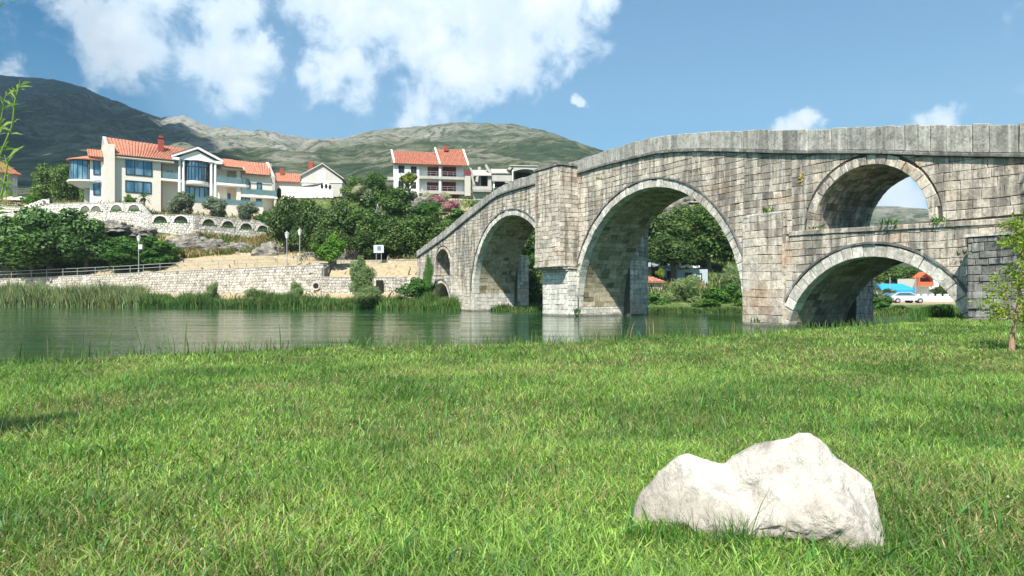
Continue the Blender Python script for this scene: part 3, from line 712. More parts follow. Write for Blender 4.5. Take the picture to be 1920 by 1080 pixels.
# arch rings
for k, a in enumerate(ARCH):
    seg = {0: .42, 1: .50, 2: .40, 3: .40, 4: .36, 5: .34}[k]
    a0 = 0.0 if k not in (1,) else math.asin(.85 / a['r'])
    n = max(7, round((math.pi - 2 * a0) * a['r'] / seg)); r = random.Random(50 + k)
    cuts = [a0 + (math.pi - 2 * a0) * (j + (r.uniform(-.18, .18) if 0 < j < n else 0)) / n for j in range(n + 1)]
    for t0, t1 in zip(cuts, cuts[1:]):
        ri, ro = a['r'] - .01, a['r'] + a['ring'] + r.uniform(-.07, .03)
        P = [(a['s'] + q_ * math.cos(t), a['z'] + q_ * math.sin(t)) for q_, t in ((ri, t0), (ro, t0), (ro, t1), (ri, t1))]
        off = .13 if k == 1 else 0
        piece('voussoir', P, (lambda p, q, o, off=off: B(p, -o - off, q)), r.uniform(.045, .10), r.uniform(.005, .012), .02, M_vous if k in (0, 1, 3, 4) else M_face, min(1, max(0, r.gauss(.62, .17))), back=-.5)
    # straight jambs of the rings down to the footing
    if a['z'] > 0 and k != 2:
        for sg in (-1, 1):
            z = max(a['fl'], -.5)
            while z < a['z'] - .05:
                h = min(r.uniform(.3, .42), a['z'] - z); s_ = a['s'] + sg * (a['r'] - .01); s2 = a['s'] + sg * (a['r'] + a['ring'] + .07)
                lo, hi = min(s_, s2), max(s_, s2)
                if k == 0 and sg < 0 or k == 0 and sg > 0: hi, lo = (min(hi, 55.45 if sg > 0 else 99), max(lo, 40.9) if sg < 0 else lo)
                if hi - lo > .1: piece('voussoir', [(lo, z), (hi, z), (hi, z + h), (lo, z + h)], FR, .06, .007, .014, M_vous if k != 5 else M_face, min(1, max(0, r.gauss(.6, .15))))
                z += h
for k in (0, 1, 3, 4):
    hood = MB(B); a = ARCH[k]; ri = a['r'] + a['ring'] + .0; N = 60; a0 = 0.05 if k != 1 else .25; off = .13 if k == 1 else 0
    for j in range(N):
        t0, t1 = (a0 + (math.pi - 2 * a0) * i / N for i in (j, j + 1))
        c = [(a['s'] + q_ * math.cos(t), a['z'] + q_ * math.sin(t)) for q_, t in ((ri, t0), (ri + .09, t0), (ri + .09, t1), (ri, t1))]
        if k == 0 and (c[0][0] > 55.35 or (c[0][0] < 40.95 and c[0][1] < 5.4)): continue
        if k == 3 and c[0][0] < 58.55: continue
        hood.prism([(p[0], -.13 - off, p[1]) for p in c], (0, .16, 0))
    build('hood_moulding', hood, M_corn, bridge)

# vault linings and pier flanks
for k, a in enumerate(ARCH):
    r = random.Random(70 + k); R_ = a['r'] + .07
    def fv(p, q, o, a=a, R_=R_):                        # p: angle*R, q: across the bridge
        t = p / R_; rr = R_ - o
        return B(a['s'] + rr * math.cos(t), q, a['z'] + rr * math.sin(t))
    rows = max(6, round(math.pi * R_ / {0: .34, 1: .40, 2: .33, 3: .34, 4: .4, 5: .4}[k]))
    for j in range(rows):
        p0, p1 = math.pi * R_ * j / rows, math.pi * R_ * (j + 1) / rows
        if k == 1 and math.sin((p0 + p1) / 2 / R_) * R_ < .9: continue
        qq = .42 if r.random() < .5 else .3
        while qq < BW - .02:
            L = r.uniform(.5, 1.0); L = BW - qq if BW - qq - L < .2 else L
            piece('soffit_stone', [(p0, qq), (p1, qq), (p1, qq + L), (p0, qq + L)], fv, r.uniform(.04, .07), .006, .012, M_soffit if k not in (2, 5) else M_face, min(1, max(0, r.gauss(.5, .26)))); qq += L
    if a['z'] > 0:
        for sg in (-1, 1):
            z0_ = max(a['fl'], -.5)
            if a['z'] - z0_ > .15:
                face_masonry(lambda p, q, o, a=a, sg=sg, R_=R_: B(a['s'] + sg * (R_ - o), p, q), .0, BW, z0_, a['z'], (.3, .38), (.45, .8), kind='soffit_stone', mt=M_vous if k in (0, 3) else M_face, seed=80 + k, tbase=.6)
# cornice and upright parapet slabs
r = random.Random(90); s = 14.0
while s < S1 - .05:
    L = min(r.uniform(.8, 1.4), S1 - s); m = s + L / 2
    if not (55.2 < m < 58.7):
        za, zb = corz(s), corz(s + L)
        pieces['cornice_stone'].append((.16 * L / B(m, 0, 0)[1] ** 2, [(s, za), (s + L, zb), (s + L, zb + .15), (s, za + .15)], FR, .20, .004, .02, M_corn, r.uniform(.3, .6), -.1))
    s += L
s = 14.0
while s < S1 - .1:
    L = r.uniform(.42, .95); L = S1 - s if S1 - s - L < .3 else L; m = s + L / 2
    za, zb = corz(s) + .155, corz(s + L) + .155; j1 = r.uniform(-.04, .035)
    sk = r.uniform(-.03, .03)
    lo = 0
    pieces['parapet_stone'].append(((topz(m) - corz(m)) * L / B(m, 0, 0)[1] ** 2, [(s, za), (s + L, zb), (s + L + sk, topz(s + L) + j1), (s + sk, topz(s) + j1)], FR, .08 + r.uniform(-.04, .04), r.uniform(.004, .012), .026, M_parapet, min(1, max(0, r.gauss(.58, .14))), -.25)); s += L
# tower coping, with its own slabs
for kk, (sa, sb) in enumerate(((55.25, 56.3), (56.3, 57.5), (57.5, 58.6))):
    m_ = MB(B); m_.tint = .5; m_.box(sa + .01, sb - .01, -1.62, -.12, 10.32, 10.5 - .04 * abs(kk - 1)); pieces.setdefault('_cop', []).append(m_)
for m_ in pieces.pop('_cop'): build('coping_stone', m_, M_corn, bridge)
dk = MB(B)
for sa, sb in zip(range(14, 84), range(15, 85)):
    p = [(sa, corz(sa) + .2), (sb, corz(sb) + .2), (sb, topz(sb) - .05), (sa, topz(sa) - .05)]
    dk.prism([(q_[0], BW - .35, q_[1]) for q_ in p], (0, .33, 0))
build('rear_parapet', dk, M_parapet, bridge)
dk = MB(B)
for sa, sb in zip(range(14, 84), range(15, 85)):
    dk.poly([(sa, .2, corz(sa) + .16), (sb, .2, corz(sb) + .16), (sb, BW - .3, corz(sb) + .16), (sa, BW - .3, corz(sa) + .16)])
build('deck_paving', dk, M_parapet, bridge)

def lay(pieces_, parent, limits=290, rename=None):
    for kind, L in pieces_.items():
        L.sort(key=lambda q: -q[0]); rest = {}
        for n, (_, P, frame, out, gap, bev, mt, tint, back) in enumerate(L):
            if parea(P) < 0: P = P[::-1]
            m_ = MB() if n < limits else rest.setdefault(mt.name, MB()); m_.tint = tint
            f0 = len(m_.f)
            if not m_.stone(P, out, gap, bev, frame, back, tint): continue
            # orient outward: compare the face normal with the outward step
            c = Vector(frame(P[0][0], P[0][1], 0)); o_ = Vector(frame(P[0][0], P[0][1], 1)) - c
            fv_ = [Vector(m_.v[i]) for i in m_.f[-1][:3]]
            if (fv_[1] - fv_[0]).cross(fv_[2] - fv_[1]).dot(o_) < 0:
                m_.f[f0:] = [f[::-1] for f in m_.f[f0:]]
            if n < limits: build(kind, m_, mt, parent)
        for mn, m_ in rest.items():
            if m_.f: build({'stone': 'face_masonry', 'voussoir': 'ring_masonry', 'soffit_stone': 'vault_masonry'}.get(kind, kind + 's_beyond'), m_, bpy.data.materials[mn], parent, kind='stuff')
lay(pieces, bridge)

# small weeds rooted in joints and along the ledge, and the yellow lichen patch between the arches
wd_ = MB(); rw = random.Random(9)
for s_, z_, n_, h_ in [(33.2, 4.35, 14, .35), (36.5, 4.5, 10, .25), (31.2, 4.3, 16, .3), (55.1, 3.4, 10, .3), (52.5, 9.0, 6, .2), (39.2, 5.5, 16, .35), (57.0, 3.5, 8, .25), (44.0, 8.2, 6, .2), (30.2, 3.0, 9, .25), (62.0, 8.7, 6, .2), (55.0, .2, 20, .4), (57.5, .15, 18, .35), (40.0, .15, 10, .3)]:
    for k in range(n_):
        a = rw.uniform(-.35, .35); h = h_ * rw.uniform(.5, 1.2); wd_.tint = rw.random(); b_ = B(s_ + a, -.28 - rw.uniform(0, .12), z_); lx, lz = rw.uniform(-.2, .2), h
        wd_.face([wd_.raw(v) for v in (b_, (b_[0] + .04, b_[1] - .02, b_[2] + lz * .5), (b_[0] + lx, b_[1] - .08, b_[2] + lz), (b_[0] - .04, b_[1] - .02, b_[2] + lz * .5))])
build('joint_weeds', wd_, L_ivy, bridge, kind='stuff')
lp = MB(); s_, z_ = bS(1503), bZ(1503, 335)
for k in range(22):
    a, c_ = rw.gauss(0, .07), rw.gauss(0, .13); r_ = rw.uniform(.015, .05); lp.tint = rw.random(); lp.prism([B(s_ + a + r_ * math.cos(t), -.078 - .002 * k / 26, z_ + c_ + r_ * math.sin(t)) for t in [q_ * math.pi / 3 for q_ in range(6)]], (-.003, -.002, 0))
build('lichen_patch', lp, mat('yellow_lichen', m_plain((.50, .36, .06), .95, .3, 6)), bridge, kind='stuff')

# rough wing wall standing against the bridge at the right bank
wing = empty('wing_wall', B(27, -.9, .4), 'rough stone buttress wall, toned dark for tree shade, against the bridge at the right bank behind the sapling', 'wall')
wc = MB(B); wc.box(14, 29.75, -1.0, -.12, -.8, 3.6); build('wall_core', wc, M_mortar, wing)
pieces = {'stone': []}
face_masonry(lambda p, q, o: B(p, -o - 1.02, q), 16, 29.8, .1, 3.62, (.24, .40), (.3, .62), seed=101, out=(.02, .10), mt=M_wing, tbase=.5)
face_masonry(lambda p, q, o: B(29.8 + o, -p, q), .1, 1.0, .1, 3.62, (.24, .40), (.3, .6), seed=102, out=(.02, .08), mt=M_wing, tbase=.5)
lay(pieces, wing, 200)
wc = MB(B); wc.tint = .8; s = 16.0
while s < 29.8:
    L = min(.9, 29.9 - s); wc.box(s + .01, s + L, -1.12, -.11, 3.64, 3.74); s += L
build('coping', wc, M_wallstone, wing)

# ================================================================== WALLS AND RAILINGS OF THE FAR BANK
def rubble(mb, frame, L, qlo, qhi, sw, sh, seed, out=(.03, .09)):
    """polygonal rubble between the lines qlo(p) and qhi(p) for p in 0..L; joints recessed"""
    r = random.Random(seed); nx = max(1, round(L / sw)); H = max(qhi(0) - qlo(0), qhi(L) - qlo(L)); ny = max(1, round(H / sh)); J = {}
    def vtx(i, j):
        if (i, j) not in J:
            p = L * i / (2 * nx); f = j / ny
            if 0 < i < 2 * nx: p += r.uniform(-.16, .16) * sw
            if 0 < j < ny: f += (r.uniform(-.22, .22) + (.12 if i % 2 else -.12)) / ny
            J[(i, j)] = (p, qlo(p) + (qhi(p) - qlo(p)) * f)
        return J[(i, j)]
    for j in range(ny):
        o = j % 2
        i = -o
        while i < 2 * nx:
            w_ = 2
            if r.random() < .18: w_ = 4
            a, b = max(0, i), min(2 * nx, i + w_); i += w_
            if b - a < 1: continue
            P = [vtx(k, j) for k in range(a, b + 1)] + [vtx(k, j + 1) for k in range(b, a - 1, -1)]
            # keep it convex enough: shrink towards the middle
            cx = sum(p[0] for p in P) / len(P); cy = sum(p[1] for p in P) / len(P); k1 = 1 - .075 / math.sqrt(max(.03, abs(parea(P)))); k2 = k1 * .78
            n = len(P); mb.tint = min(1, max(0, r.gauss(.55, .22))); pr = r.uniform(*out)
            A = [mb.raw(frame(p, q, -.02)) for p, q in P]
            Bm = [mb.raw(frame(cx + (p - cx) * k1, cy + (q - cy) * k1, pr * .75)) for p, q in P]
            Cm = [mb.raw(frame(cx + (p - cx) * k2, cy + (q - cy) * k2, pr * 1.15)) for p, q in P]
            f0 = len(mb.f)
            for k in range(n):
                l = (k + 1) % n; mb.face((A[k], A[l], Bm[l], Bm[k])); mb.face((Bm[k], Bm[l], Cm[l], Cm[k]))
            mb.face(Cm)
            c = Vector(frame(P[0][0], P[0][1], 0)); o_ = Vector(frame(P[0][0], P[0][1], 1)) - c; v = [Vector(mb.v[q]) for q in Cm[:3]]
            if (v[1] - v[0]).cross(v[2] - v[1]).dot(o_) < 0: mb.f[f0:] = [f[::-1] for f in mb.f[f0:]]
def rubble_wall(name, pts, label, thick=.5, sw=.42, sh=.36, mt=None, cop=True, seed=1, cat='wall', niches=()):
    """pts: (column, foot row, top row, depth) along the foot line"""
    mt = mt or M_wallstone
    W = [(at(x, yb, d), at(x, yt, d)) for x, yb, yt, d in pts]
    root = empty(name, (W[0][0] + W[-1][0]) / 2, label, cat)
    mb = MB(); core_ = MB(); cp_ = MB()
    for k in range(len(W) - 1):
        (a0, a1), (b0, b1) = W[k], W[k + 1]; dx, dy = b0.x - a0.x, b0.y - a0.y; L = math.hypot(dx, dy); ux, uy = dx / L, dy / L
        nx, ny = uy, -ux
        if ny > 0: nx, ny = -nx, -ny                       # outwards = towards the river
        fr = lambda p, q, o: (a0.x + ux * p + nx * o, a0.y + uy * p + ny * o, q)
        ql = lambda p: a0.z - .3 + (b0.z - a0.z) * p / L; qh = lambda p: a1.z + (b1.z - a1.z) * p / L
        rubble(mb, fr, L, ql, qh, sw, sh, seed + k)
        i = [core_.raw(fr(p, q, o)) for p, o in ((0, 0), (L, 0), (L, -thick), (0, -thick)) for q in (ql(p) - .3, qh(p) - .01)]
        for f in ((0, 2, 3, 1), (2, 4, 5, 3), (4, 6, 7, 5), (6, 0, 1, 7), (1, 3, 5, 7)): core_.face([i[j] for j in f])
        if cop:
            p = 0
            while p < L - .05:
                l = min(1.2, L - p); i = [cp_.raw(fr(pp, qh(pp) + h, o)) for pp in (p + .005, p + l - .005) for o in (.1, -thick - .05) for h in (0, .10)]
                for f in ((0, 1, 3, 2), (4, 6, 7, 5), (0, 4, 5, 1), (2, 3, 7, 6), (1, 5, 7, 3), (0, 2, 6, 4)): cp_.face([i[j] for j in f])
                p += l
    build('wall_core', core_, M_joint, root); build('rubble_masonry', mb, mt, root, kind='stuff')
    if cop: cp_.tint = .7; build('coping', cp_, M_concrete, root)
    return root
rubble_wall('retaining_wall', [(-500, 556, 532, 101), (0, 553, 524, 98), (115, 553, 519, 95), (260, 552, 512.5, 92), (430, 551, 504, 88), (607, 549, 497, 82)],
            'long pale rubble stone retaining wall of the riverside promenade, rising to the stairs', seed=5)
rubble_wall('river_wall', [(601, 549, 520.5, 81), (680, 548, 520.5, 77), (758, 546, 520.5, 73.5)], 'lower rubble stone wall right of the stairs behind the willow bush', seed=15)
rubble_wall('slope_wall', [(383, 478, 467.5, 105), (470, 484, 476, 99.7), (562, 491, 486, 94.6)], 'low rubble wall edging the dry grass slope below the crags', thick=.4, seed=25, cop=False)
rubble_wall('back_wall', [(612, 494, 489, 90.5), (700, 493.5, 489, 86.5), (786, 493, 488, 81.5)], 'low stone kerb wall behind the dry slope under the dark trees', thick=.4, seed=35, sw=.5, sh=.4)
rubble_wall('abutment_wall', [(742, 548, 520, 72.8), (757, 550, 521, 71.2), (800, 552, 520, 68.8)], 'short dark rubble wall joined to the bridge end under the ivy', seed=45, cop=False)
o = empty('wall_drain', at(603, 537, 80.5), 'small dark drain hole low in the riverside stone wall', 'drain')
mb = MB(); c = at(593, 536, 82.15); mb.prism([(c.x + .32 * math.cos(t), c.y - .12, c.z + .32 * math.sin(t)) for t in [k * math.pi / 6 for k in range(12)]], (0, .1, 0)); build('drain_mouth', mb, M_dark, o)
mb = MB(); mb.tint = .8
for k in range(14):
    t = math.pi * (k + .5) / 14 * 2; mb.box(c.x + .42 * math.cos(t) - .08, c.x + .42 * math.cos(t) + .08, c.y - .2, c.y, c.z + .42 * math.sin(t) - .08, c.z + .42 * math.sin(t) + .08)
build('stone_ring', mb, M_wallstone, o, kind='stuff')
mb = MB(); c = at(712, 534, 75.0); mb.box(c.x - .35, c.x + .35, c.y - .3, c.y + .1, c.z - .7, c.z + .5)
build('dark_doorway', mb, M_dark, None, label='small dark square opening in the stone wall right of the willow bush', cat='opening')
mb = MB(); c = at(598, 557, 76); mb.tint = .7; mb.box(c.x - 1.0, c.x + .9, c.y - .6, c.y + .5, c.z - .05, c.z + .18)
build('concrete_slab', mb, M_concrete, None, label='flat pale concrete slab lying on the dry bank below the drain', cat='slab')

# stairs between the two walls
st = empty('stairs', at(600, 520, 82), 'concrete garden stairs beside the promenade wall behind the young tree', 'stairs')
for k in range(7):
    mb = MB(); a = at(578 + k * 1.2, 505 - k * 1.9, 82.5 + k * .45); b = at(615 + k * .4, 505 - k * 1.9, 82.5 + k * .45)
    mb.tint = .6; mb.box(a.x, b.x, a.y, a.y + .6, a.z - .4, a.z + .02); build('step', mb, M_concrete, st)
mb = MB(); mb.tint = .4; a = at(603, 520, 81.2); b = at(619, 499, 84); mb.prism([(a.x, a.y, a.z - 1.4), (a.x + .0, a.y, a.z + 1.0), (b.x, b.y + 2, b.z + .9), (b.x, b.y + 2, b.z - 2.8)], (.3, 0, 0)); build('side_wall', mb, M_wing, st)
def railing(name, pts, posts, label, h=1.05, rails=(1.05, .62), mt=None):
    """pts: (column, foot row, depth)"""
    P = [at(*p) for p in pts]; root = empty(name, P[0], label, 'railing'); xs = [p[0] for p in pts]
    def on(x):
        for k in range(len(pts) - 1):
            if xs[k] <= x <= xs[k + 1]: t = (x - xs[k]) / (xs[k + 1] - xs[k]); return P[k].lerp(P[k + 1], t)
        return P[-1]
    for x in posts:
        p = on(x); build('post', MB().tube([(p.x, p.y, p.z - .1), (p.x, p.y, p.z + h)], .035, 6), mt or M_steel, root)
    for q in rails: build('rail', MB().tube([(p.x, p.y, p.z + q) for p in P], .038, 6), mt or M_steel, root)
    return root
railing('handrail', [(-150, 527, 99.5), (0, 523.5, 98), (118, 518.5, 95), (145, 517.5, 94.4), (244, 513, 92.4), (300, 509.5, 91), (420, 504, 88.3), (520, 500.5, 85.7)],
        [-150, -80, -20, 22, 60, 88, 118, 145, 179, 213, 244, 269, 300, 335, 372, 410, 446, 483, 520], 'long grey steel two-rail handrail along the top of the promenade wall')
railing('stair_railing', [(557, 497.5, 84), (572, 489.5, 87), (589, 489.0, 87.5)], [557, 565, 572, 580, 589], 'grey steel railing climbing beside the concrete stairs', rails=(1.0, .7, .4))
def street_lamp(x, yb, yt, d, label, box=False):
    p = at(x, yb, d); top = at(x, yt, d).z; H = top - p.z
    o = empty('street_lamp', p, label, 'street lamp', 'lamps along the promenade')
    build('pole', MB().lathe(p.x, p.y, [(.11, p.z - .1), (.11, p.z + .35), (.06, p.z + .5), (.055, top - .95)], 8), M_lamp, o)
    hd = build('lantern', MB().lathe(p.x, p.y, [(.06, top - .97), (.14, top - .9), (.28, top - .35), (.31, top - .33)], 6), M_lampglass, o)
    build('lantern_cap', MB().lathe(p.x, p.y, [(.33, top - .33), (.20, top - .18), (.07, top - .08), (.03, top)], 6), M_lamp, o)
    if box: m_ = MB(); m_.box(p.x + .08, p.x + .5, p.y - .2, p.y + .15, top - 1.95, top - 1.35); build('camera_box', m_, M_white, o)
street_lamp(260, 513, 440, 93.2, 'painted lamp post with a small white box, alone in front of the green thicket', True)
street_lamp(538, 500, 433, 85.3, 'shorter left one of the two lamp posts by the stairs')
street_lamp(562, 490.5, 428, 90, 'taller right one of the two lamp posts by the stairs')
p = at(710, 489, 84); o = empty('notice_board', p, 'pale blank notice board on two thin posts before the dark trees', 'sign')
for x in (705.5, 715): q_ = at(x, 489, 84); build('post', MB().tube([(q_.x, q_.y, q_.z - .3), (q_.x, q_.y, q_.z + 1.4)], .04), M_lamp, o)
m_ = MB(); a = at(701, 474, 84); b = at(719.5, 459.5, 84); m_.box(a.x, b.x, 83.9, 83.98, a.z, b.z); bd = build('panel', m_, M_board, o)
m_ = MB(); a2 = at(707, 469, 83.8); b2 = at(714, 461.5, 83.8); m_.box(a2.x, b2.x, 83.86, 83.9, a2.z, b2.z); build('printed_sheet', m_, M_railglass, bd)
m_ = MB(); a = at(386, 467, 104.6); b = at(405, 454, 104.6); m_.box(a.x, b.x, a.y, a.y + .15, a.z, b.z)
build('stone_plaque', m_, M_slate, None, label='dark slate plaque set against the crags above the dry slope', cat='plaque')

# ================================================================== HOUSES
class Fr:
    """plan frame: a along the facade, b away from the river, from a corner seen in the photograph"""
    def __init__(s, x, d, dirx, diry):
        L = math.hypot(dirx, diry); s.u = (dirx / L, diry / L); s.n = (-s.u[1], s.u[0]); p = at(x, 0, d); s.o = (p.x, p.y)
    def W(s, a, b, z): return (s.o[0] + s.u[0] * a + s.n[0] * b, s.o[1] + s.u[1] * a + s.n[1] * b, z)
    def px(s, x, y, b=0):
        k = (x - CX) / FPX; ox = s.o[0] + s.n[0] * b; oy = s.o[1] + s.n[1] * b
        a = (k * oy - ox) / (s.u[0] - k * s.u[1]); d = oy + s.u[1] * a
        return a, CH + (HY - y) / FPX * d
    def mb(s): return MB(s.W)
def window(root, fr, x0, y0, x1, y1, b, n=2, fm=None, gm=None, name='window', mull=.14, m=1):
    fm = fm or M_frame; gm = gm or M_glass
    a0, zt = fr.px(x0, y0, b); a1, _ = fr.px(x1, y0, b); _, zb = fr.px((x0 + x1) / 2, y1, b); _, zt = fr.px((x0 + x1) / 2, y0, b)
    f = fr.mb(); f.box(a0, a1, b - .10, b + .02, zb, zb + mull); f.box(a0, a1, b - .10, b + .02, zt - mull, zt)
    for k in range(n + 1):
        c = a0 + (a1 - a0) * k / n; c = min(max(c, a0 + mull / 2), a1 - mull / 2)
        f.box(c - mull / 2, c + mull / 2, b - .098, b + .02, zb + mull, zt - mull)
    w_ = build(name, f, fm, root)
    for k in range(n):
        c0 = a0 + (a1 - a0) * k / n + .05; c1 = a0 + (a1 - a0) * (k + 1) / n - .05
        g_ = fr.mb(); g_.box(c0, c1, b - .025, b + .01, zb + mull * .8, zt - mull * .8); build('pane' if gm is M_glass else 'shutter', g_, gm, w_)
    return w_
def tiled_roof(root, fr, e0, e1, r0, r1, mt, pitch=.34, name='roof', under=None):
    """sloping tiled plane: eave corners e0,e1 and ridge corners r0,r1 as (a,b,z); each tile row is a raised rib broken into courses"""
    E0, E1, R0, R1 = (Vector(fr.W(*p)) for p in (e0, e1, r0, r1)); m_ = MB(); nrm = (E1 - E0).cross(R0 - E0).normalized()
    if nrm.z < 0: nrm = -nrm
    q = [E0, E1, R1, R0]; lo = [m_.raw(p - nrm * .14) for p in q]; hi = [m_.raw(p) for p in q]
    m_.face(hi); m_.face(lo[::-1])
    for k in range(4): m_.face((lo[k], lo[(k + 1) % 4], hi[(k + 1) % 4], hi[k]))
    s_ = build(name, m_, mt, root)
    t_ = MB(); n = max(3, int((E1 - E0).length / pitch)); cs = max(2, int((R0 - E0).length / .42)); rr = random.Random(n)
    for k in range(n):
        f0, f1 = (k + .12) / n, (k + .72) / n; a0, a1 = E0.lerp(E1, f0), E0.lerp(E1, f1); b0, b1 = R0.lerp(R1, f0), R0.lerp(R1, f1)
        for c in range(cs):
            t_.tint = rr.random(); g0, g1 = c / cs, (c + 1) / cs; p = [a0.lerp(b0, g0), a1.lerp(b1, g0), a1.lerp(b1, g1), a0.lerp(b0, g1)]
            h0, h1 = .10, .05; mid0, mid1 = (p[0] + p[1]) / 2 + nrm * h0 * 1.3, (p[3] + p[2]) / 2 + nrm * h1 * 1.3
            i = [t_.raw(v) for v in (p[0] + nrm * .02, mid0, p[1] + nrm * .02, p[2] + nrm * .01, mid1, p[3] + nrm * .01)]
            t_.face((i[0], i[1], i[4], i[5])); t_.face((i[1], i[2], i[3], i[4])); t_.face((i[0], i[2], i[1]))
    build('roof_tiles', t_, mt, s_, kind='stuff'); return s_
def wallbox(root, fr, x0, x1, b0, b1, z0, z1, mt, name='wall', b=None):
    a0 = fr.px(x0, 0, b0 if b is None else b)[0]; a1 = fr.px(x1, 0, b0 if b is None else b)[0]
    return build(name, fr.mb().box(a0, a1, b0, b1, z0, z1), mt, root)
def glassrail(root, fr, pts, h=1.0, name='glass_railing', gm=None):
    """pts (a,b,z)"""
    m_ = fr.mb(); g_ = fr.mb()
    for (a0, b0, z0), (a1, b1, z1) in zip(pts, pts[1:]):
        m_.tube([(a0, b0, z0 + h), (a1, b1, z1 + h)], .035, 5)
        L = math.hypot(a1 - a0, b1 - b0); n = max(1, round(L / 1.3))
        for k in range(n + 1): t = k / n; p = (a0 + (a1 - a0) * t, b0 + (b1 - b0) * t, z0 + (z1 - z0) * t); m_.tube([p, (p[0], p[1], p[2] + h)], .03, 5)
        g_.prism([(a0, b0, z0 + .1), (a1, b1, z1 + .1), (a1, b1, z1 + h - .08), (a0, b0, z0 + h - .08)], (0, .02, 0))
    r_ = build(name, m_, M_frametrim, root); build('glass_panel', g_, gm or M_railglass, r_); return r_

# ---- the big villa
vf = Fr(195, 110.5, 1.49, 1.0)
Z4 = lambda zx, zy: (130 + zx / 4.32, 230 + zy / 4.32)
def vq(zx, zy, b=0): return vf.px(*Z4(zx, zy), b)
villa = empty('villa', vf.W(12, 4, 15.6), 'large cream villa with orange tiled roofs, teal windows and a white columned portico', 'house')
zg = 14.6
aP0, aP1 = vq(280, 300, -.9)[0], vq(368, 300, -.9)[0]; aM1 = vq(742, 300)[0]; aC1 = vq(1230, 300, 1.6)[0]; aE = vq(1640, 500, .5)[0]; aD0 = vq(1395, 500, .5)[0]
zE = vq(370, 262)[1]; zW = zE - .15
build('wall', vf.mb().box(aP1, aM1, 0, 9, zg, zW), M_creamtile, villa)
build('wall', vf.mb().box(aM1, aC1 + 1, 1.6, 9, zg, zW - .2), M_cream, villa)
build('wall', vf.mb().box(aC1 + 1, aD0, 2.6, 9, zg, vq(1250, 352, 2.6)[1]), M_cream, villa)
build('wall', vf.mb().box(aD0, aE, .5, 9, zg, vq(1500, 418, .5)[1]), M_cream, villa)
build('gable_pier', vf.mb().box(aP0, aP1, -.9, 9.2, zg, vq(325, 172, -.9)[1]), M_creamtile, villa, label='tall cream buttress wall at the left gable')
m_ = vf.mb(); zr = vq(290, 120, 4)[1]; zt_ = vq(325, 172, -.9)[1]; m_.prism([(aP0 + .1, -.9, zt_), (aP0 + .1, 9, zt_), (aP0 + .1, 4.4, zr + .25)], (.5, 0, 0)); build('gable_parapet', m_, M_concrete, villa)
# left bay with white frames and its rounded glass corner
aL0 = vq(168, 300, -.2)[0]; build('white_bay', vf.mb().box(aL0, aP0, -.2, 5, zg, vq(220, 282, -.2)[1]), M_white, villa)
for y0, y1 in ((302, 425), (466, 588)): window(villa, vf, *Z4(193, y0), *Z4(254, y1), -.2, 1, name='window')
m_ = vf.mb(); cA, cB = aL0 - .2, 1.9; zb_, zt_ = vq(130, 462, 0)[1], vq(130, 305, 0)[1]
arc = [(cA + 2.5 * math.cos(t), cB + 2.1 * math.sin(t)) for t in [math.pi * (1.0 + .55 * k / 6 - .25) for k in range(9)]]
rb = vf.mb()
for (p0, q0), (p1, q1) in zip(arc, arc[1:]): rb.prism([(p0, q0, zb_), (p1, q1, zb_), (p1, q1, zt_), (p0, q0, zt_)], (.1, .1, 0))
bay = build('rounded_glass_bay', rb, M_glass, villa)
fb = vf.mb()
for p0, q0 in arc: fb.tube([(p0, q0, zb_), (p0, q0, zt_)], .06, 5)
fb.tube([(p, q, zb_ + .0) for p, q in arc], .07, 5); fb.tube([(p, q, zt_) for p, q in arc], .07, 5); build('frame', fb, M_frame, bay)
build('bay_base', vf.mb().lathe(cA, cB, [(1.2, zb_ - 1.1), (2.6, zb_ - .35), (2.85, zb_ - .3), (2.85, zb_ - .05)], 24), M_white, villa)
build('bay_post', vf.mb().box(cA - .5, cA + .3, cB - .5, cB + .8, zg, zb_ - .9), M_grey, villa)
build('bay_roof', vf.mb().lathe(cA, cB, [(2.9, zt_ + .05), (2.9, zt_ + .2), (.3, zt_ + 1.0)], 24), M_roof, villa)
tiled_roof(villa, vf, (aL0 - .3, -.8, vq(220, 280, -.2)[1]), (aP0, -.8, vq(220, 280, -.2)[1]), (aL0 - .3, 2.6, vq(220, 215, 2)[1]), (aP0, 2.6, vq(220, 215, 2)[1]), M_roof)
# main roof
tiled_roof(villa, vf, (aP1 - .1, -.75, zE), (vq(845, 300, -.7)[0], -.75, zE), (aP1 - 1.0, 4.5, vq(300, 118, 4.5)[1]), (vq(980, 215, 4.5)[0], 4.5, vq(300, 118, 4.5)[1] - .5), M_roof)
build('gutter', vf.mb().tube([(aP1, -.85, zE - .12), (vq(845, 300, -.8)[0], -.85, zE - .12)], .1, 6), M_trimdark, villa)
build('soffit_band', vf.mb().box(aP1, vq(845, 300)[0], -.6, 1.6, zE - .55, zE - .2), M_cream, villa)
m_ = vf.mb(); a_, z_ = vq(742, 190, 2.2); m_.tint = .5; m_.box(a_ - .42, a_ + .42, 1.9, 2.7, z_ - .9, z_ + 1.25); ch = build('chimney', m_, M_brick, villa)
build('chimney_cap', vf.mb().box(a_ - .52, a_ + .52, 1.8, 2.8, z_ + 1.26, z_ + 1.36), M_trimdark, ch); build('chimney_pot', vf.mb().box(a_ - .3, a_ + .3, 2.0, 2.6, z_ + 1.37, z_ + 1.75), M_brick, ch)
window(villa, vf, *Z4(455, 300), *Z4(672, 430), 0, 3); window(villa, vf, *Z4(452, 473), *Z4(665, 571), 0, 3)
build('downpipe', vf.mb().tube([(aM1 + .12, .1, zg - 1), (aM1 + .12, .1, vq(740, 322)[1])], .09, 6), M_trimdark, villa)
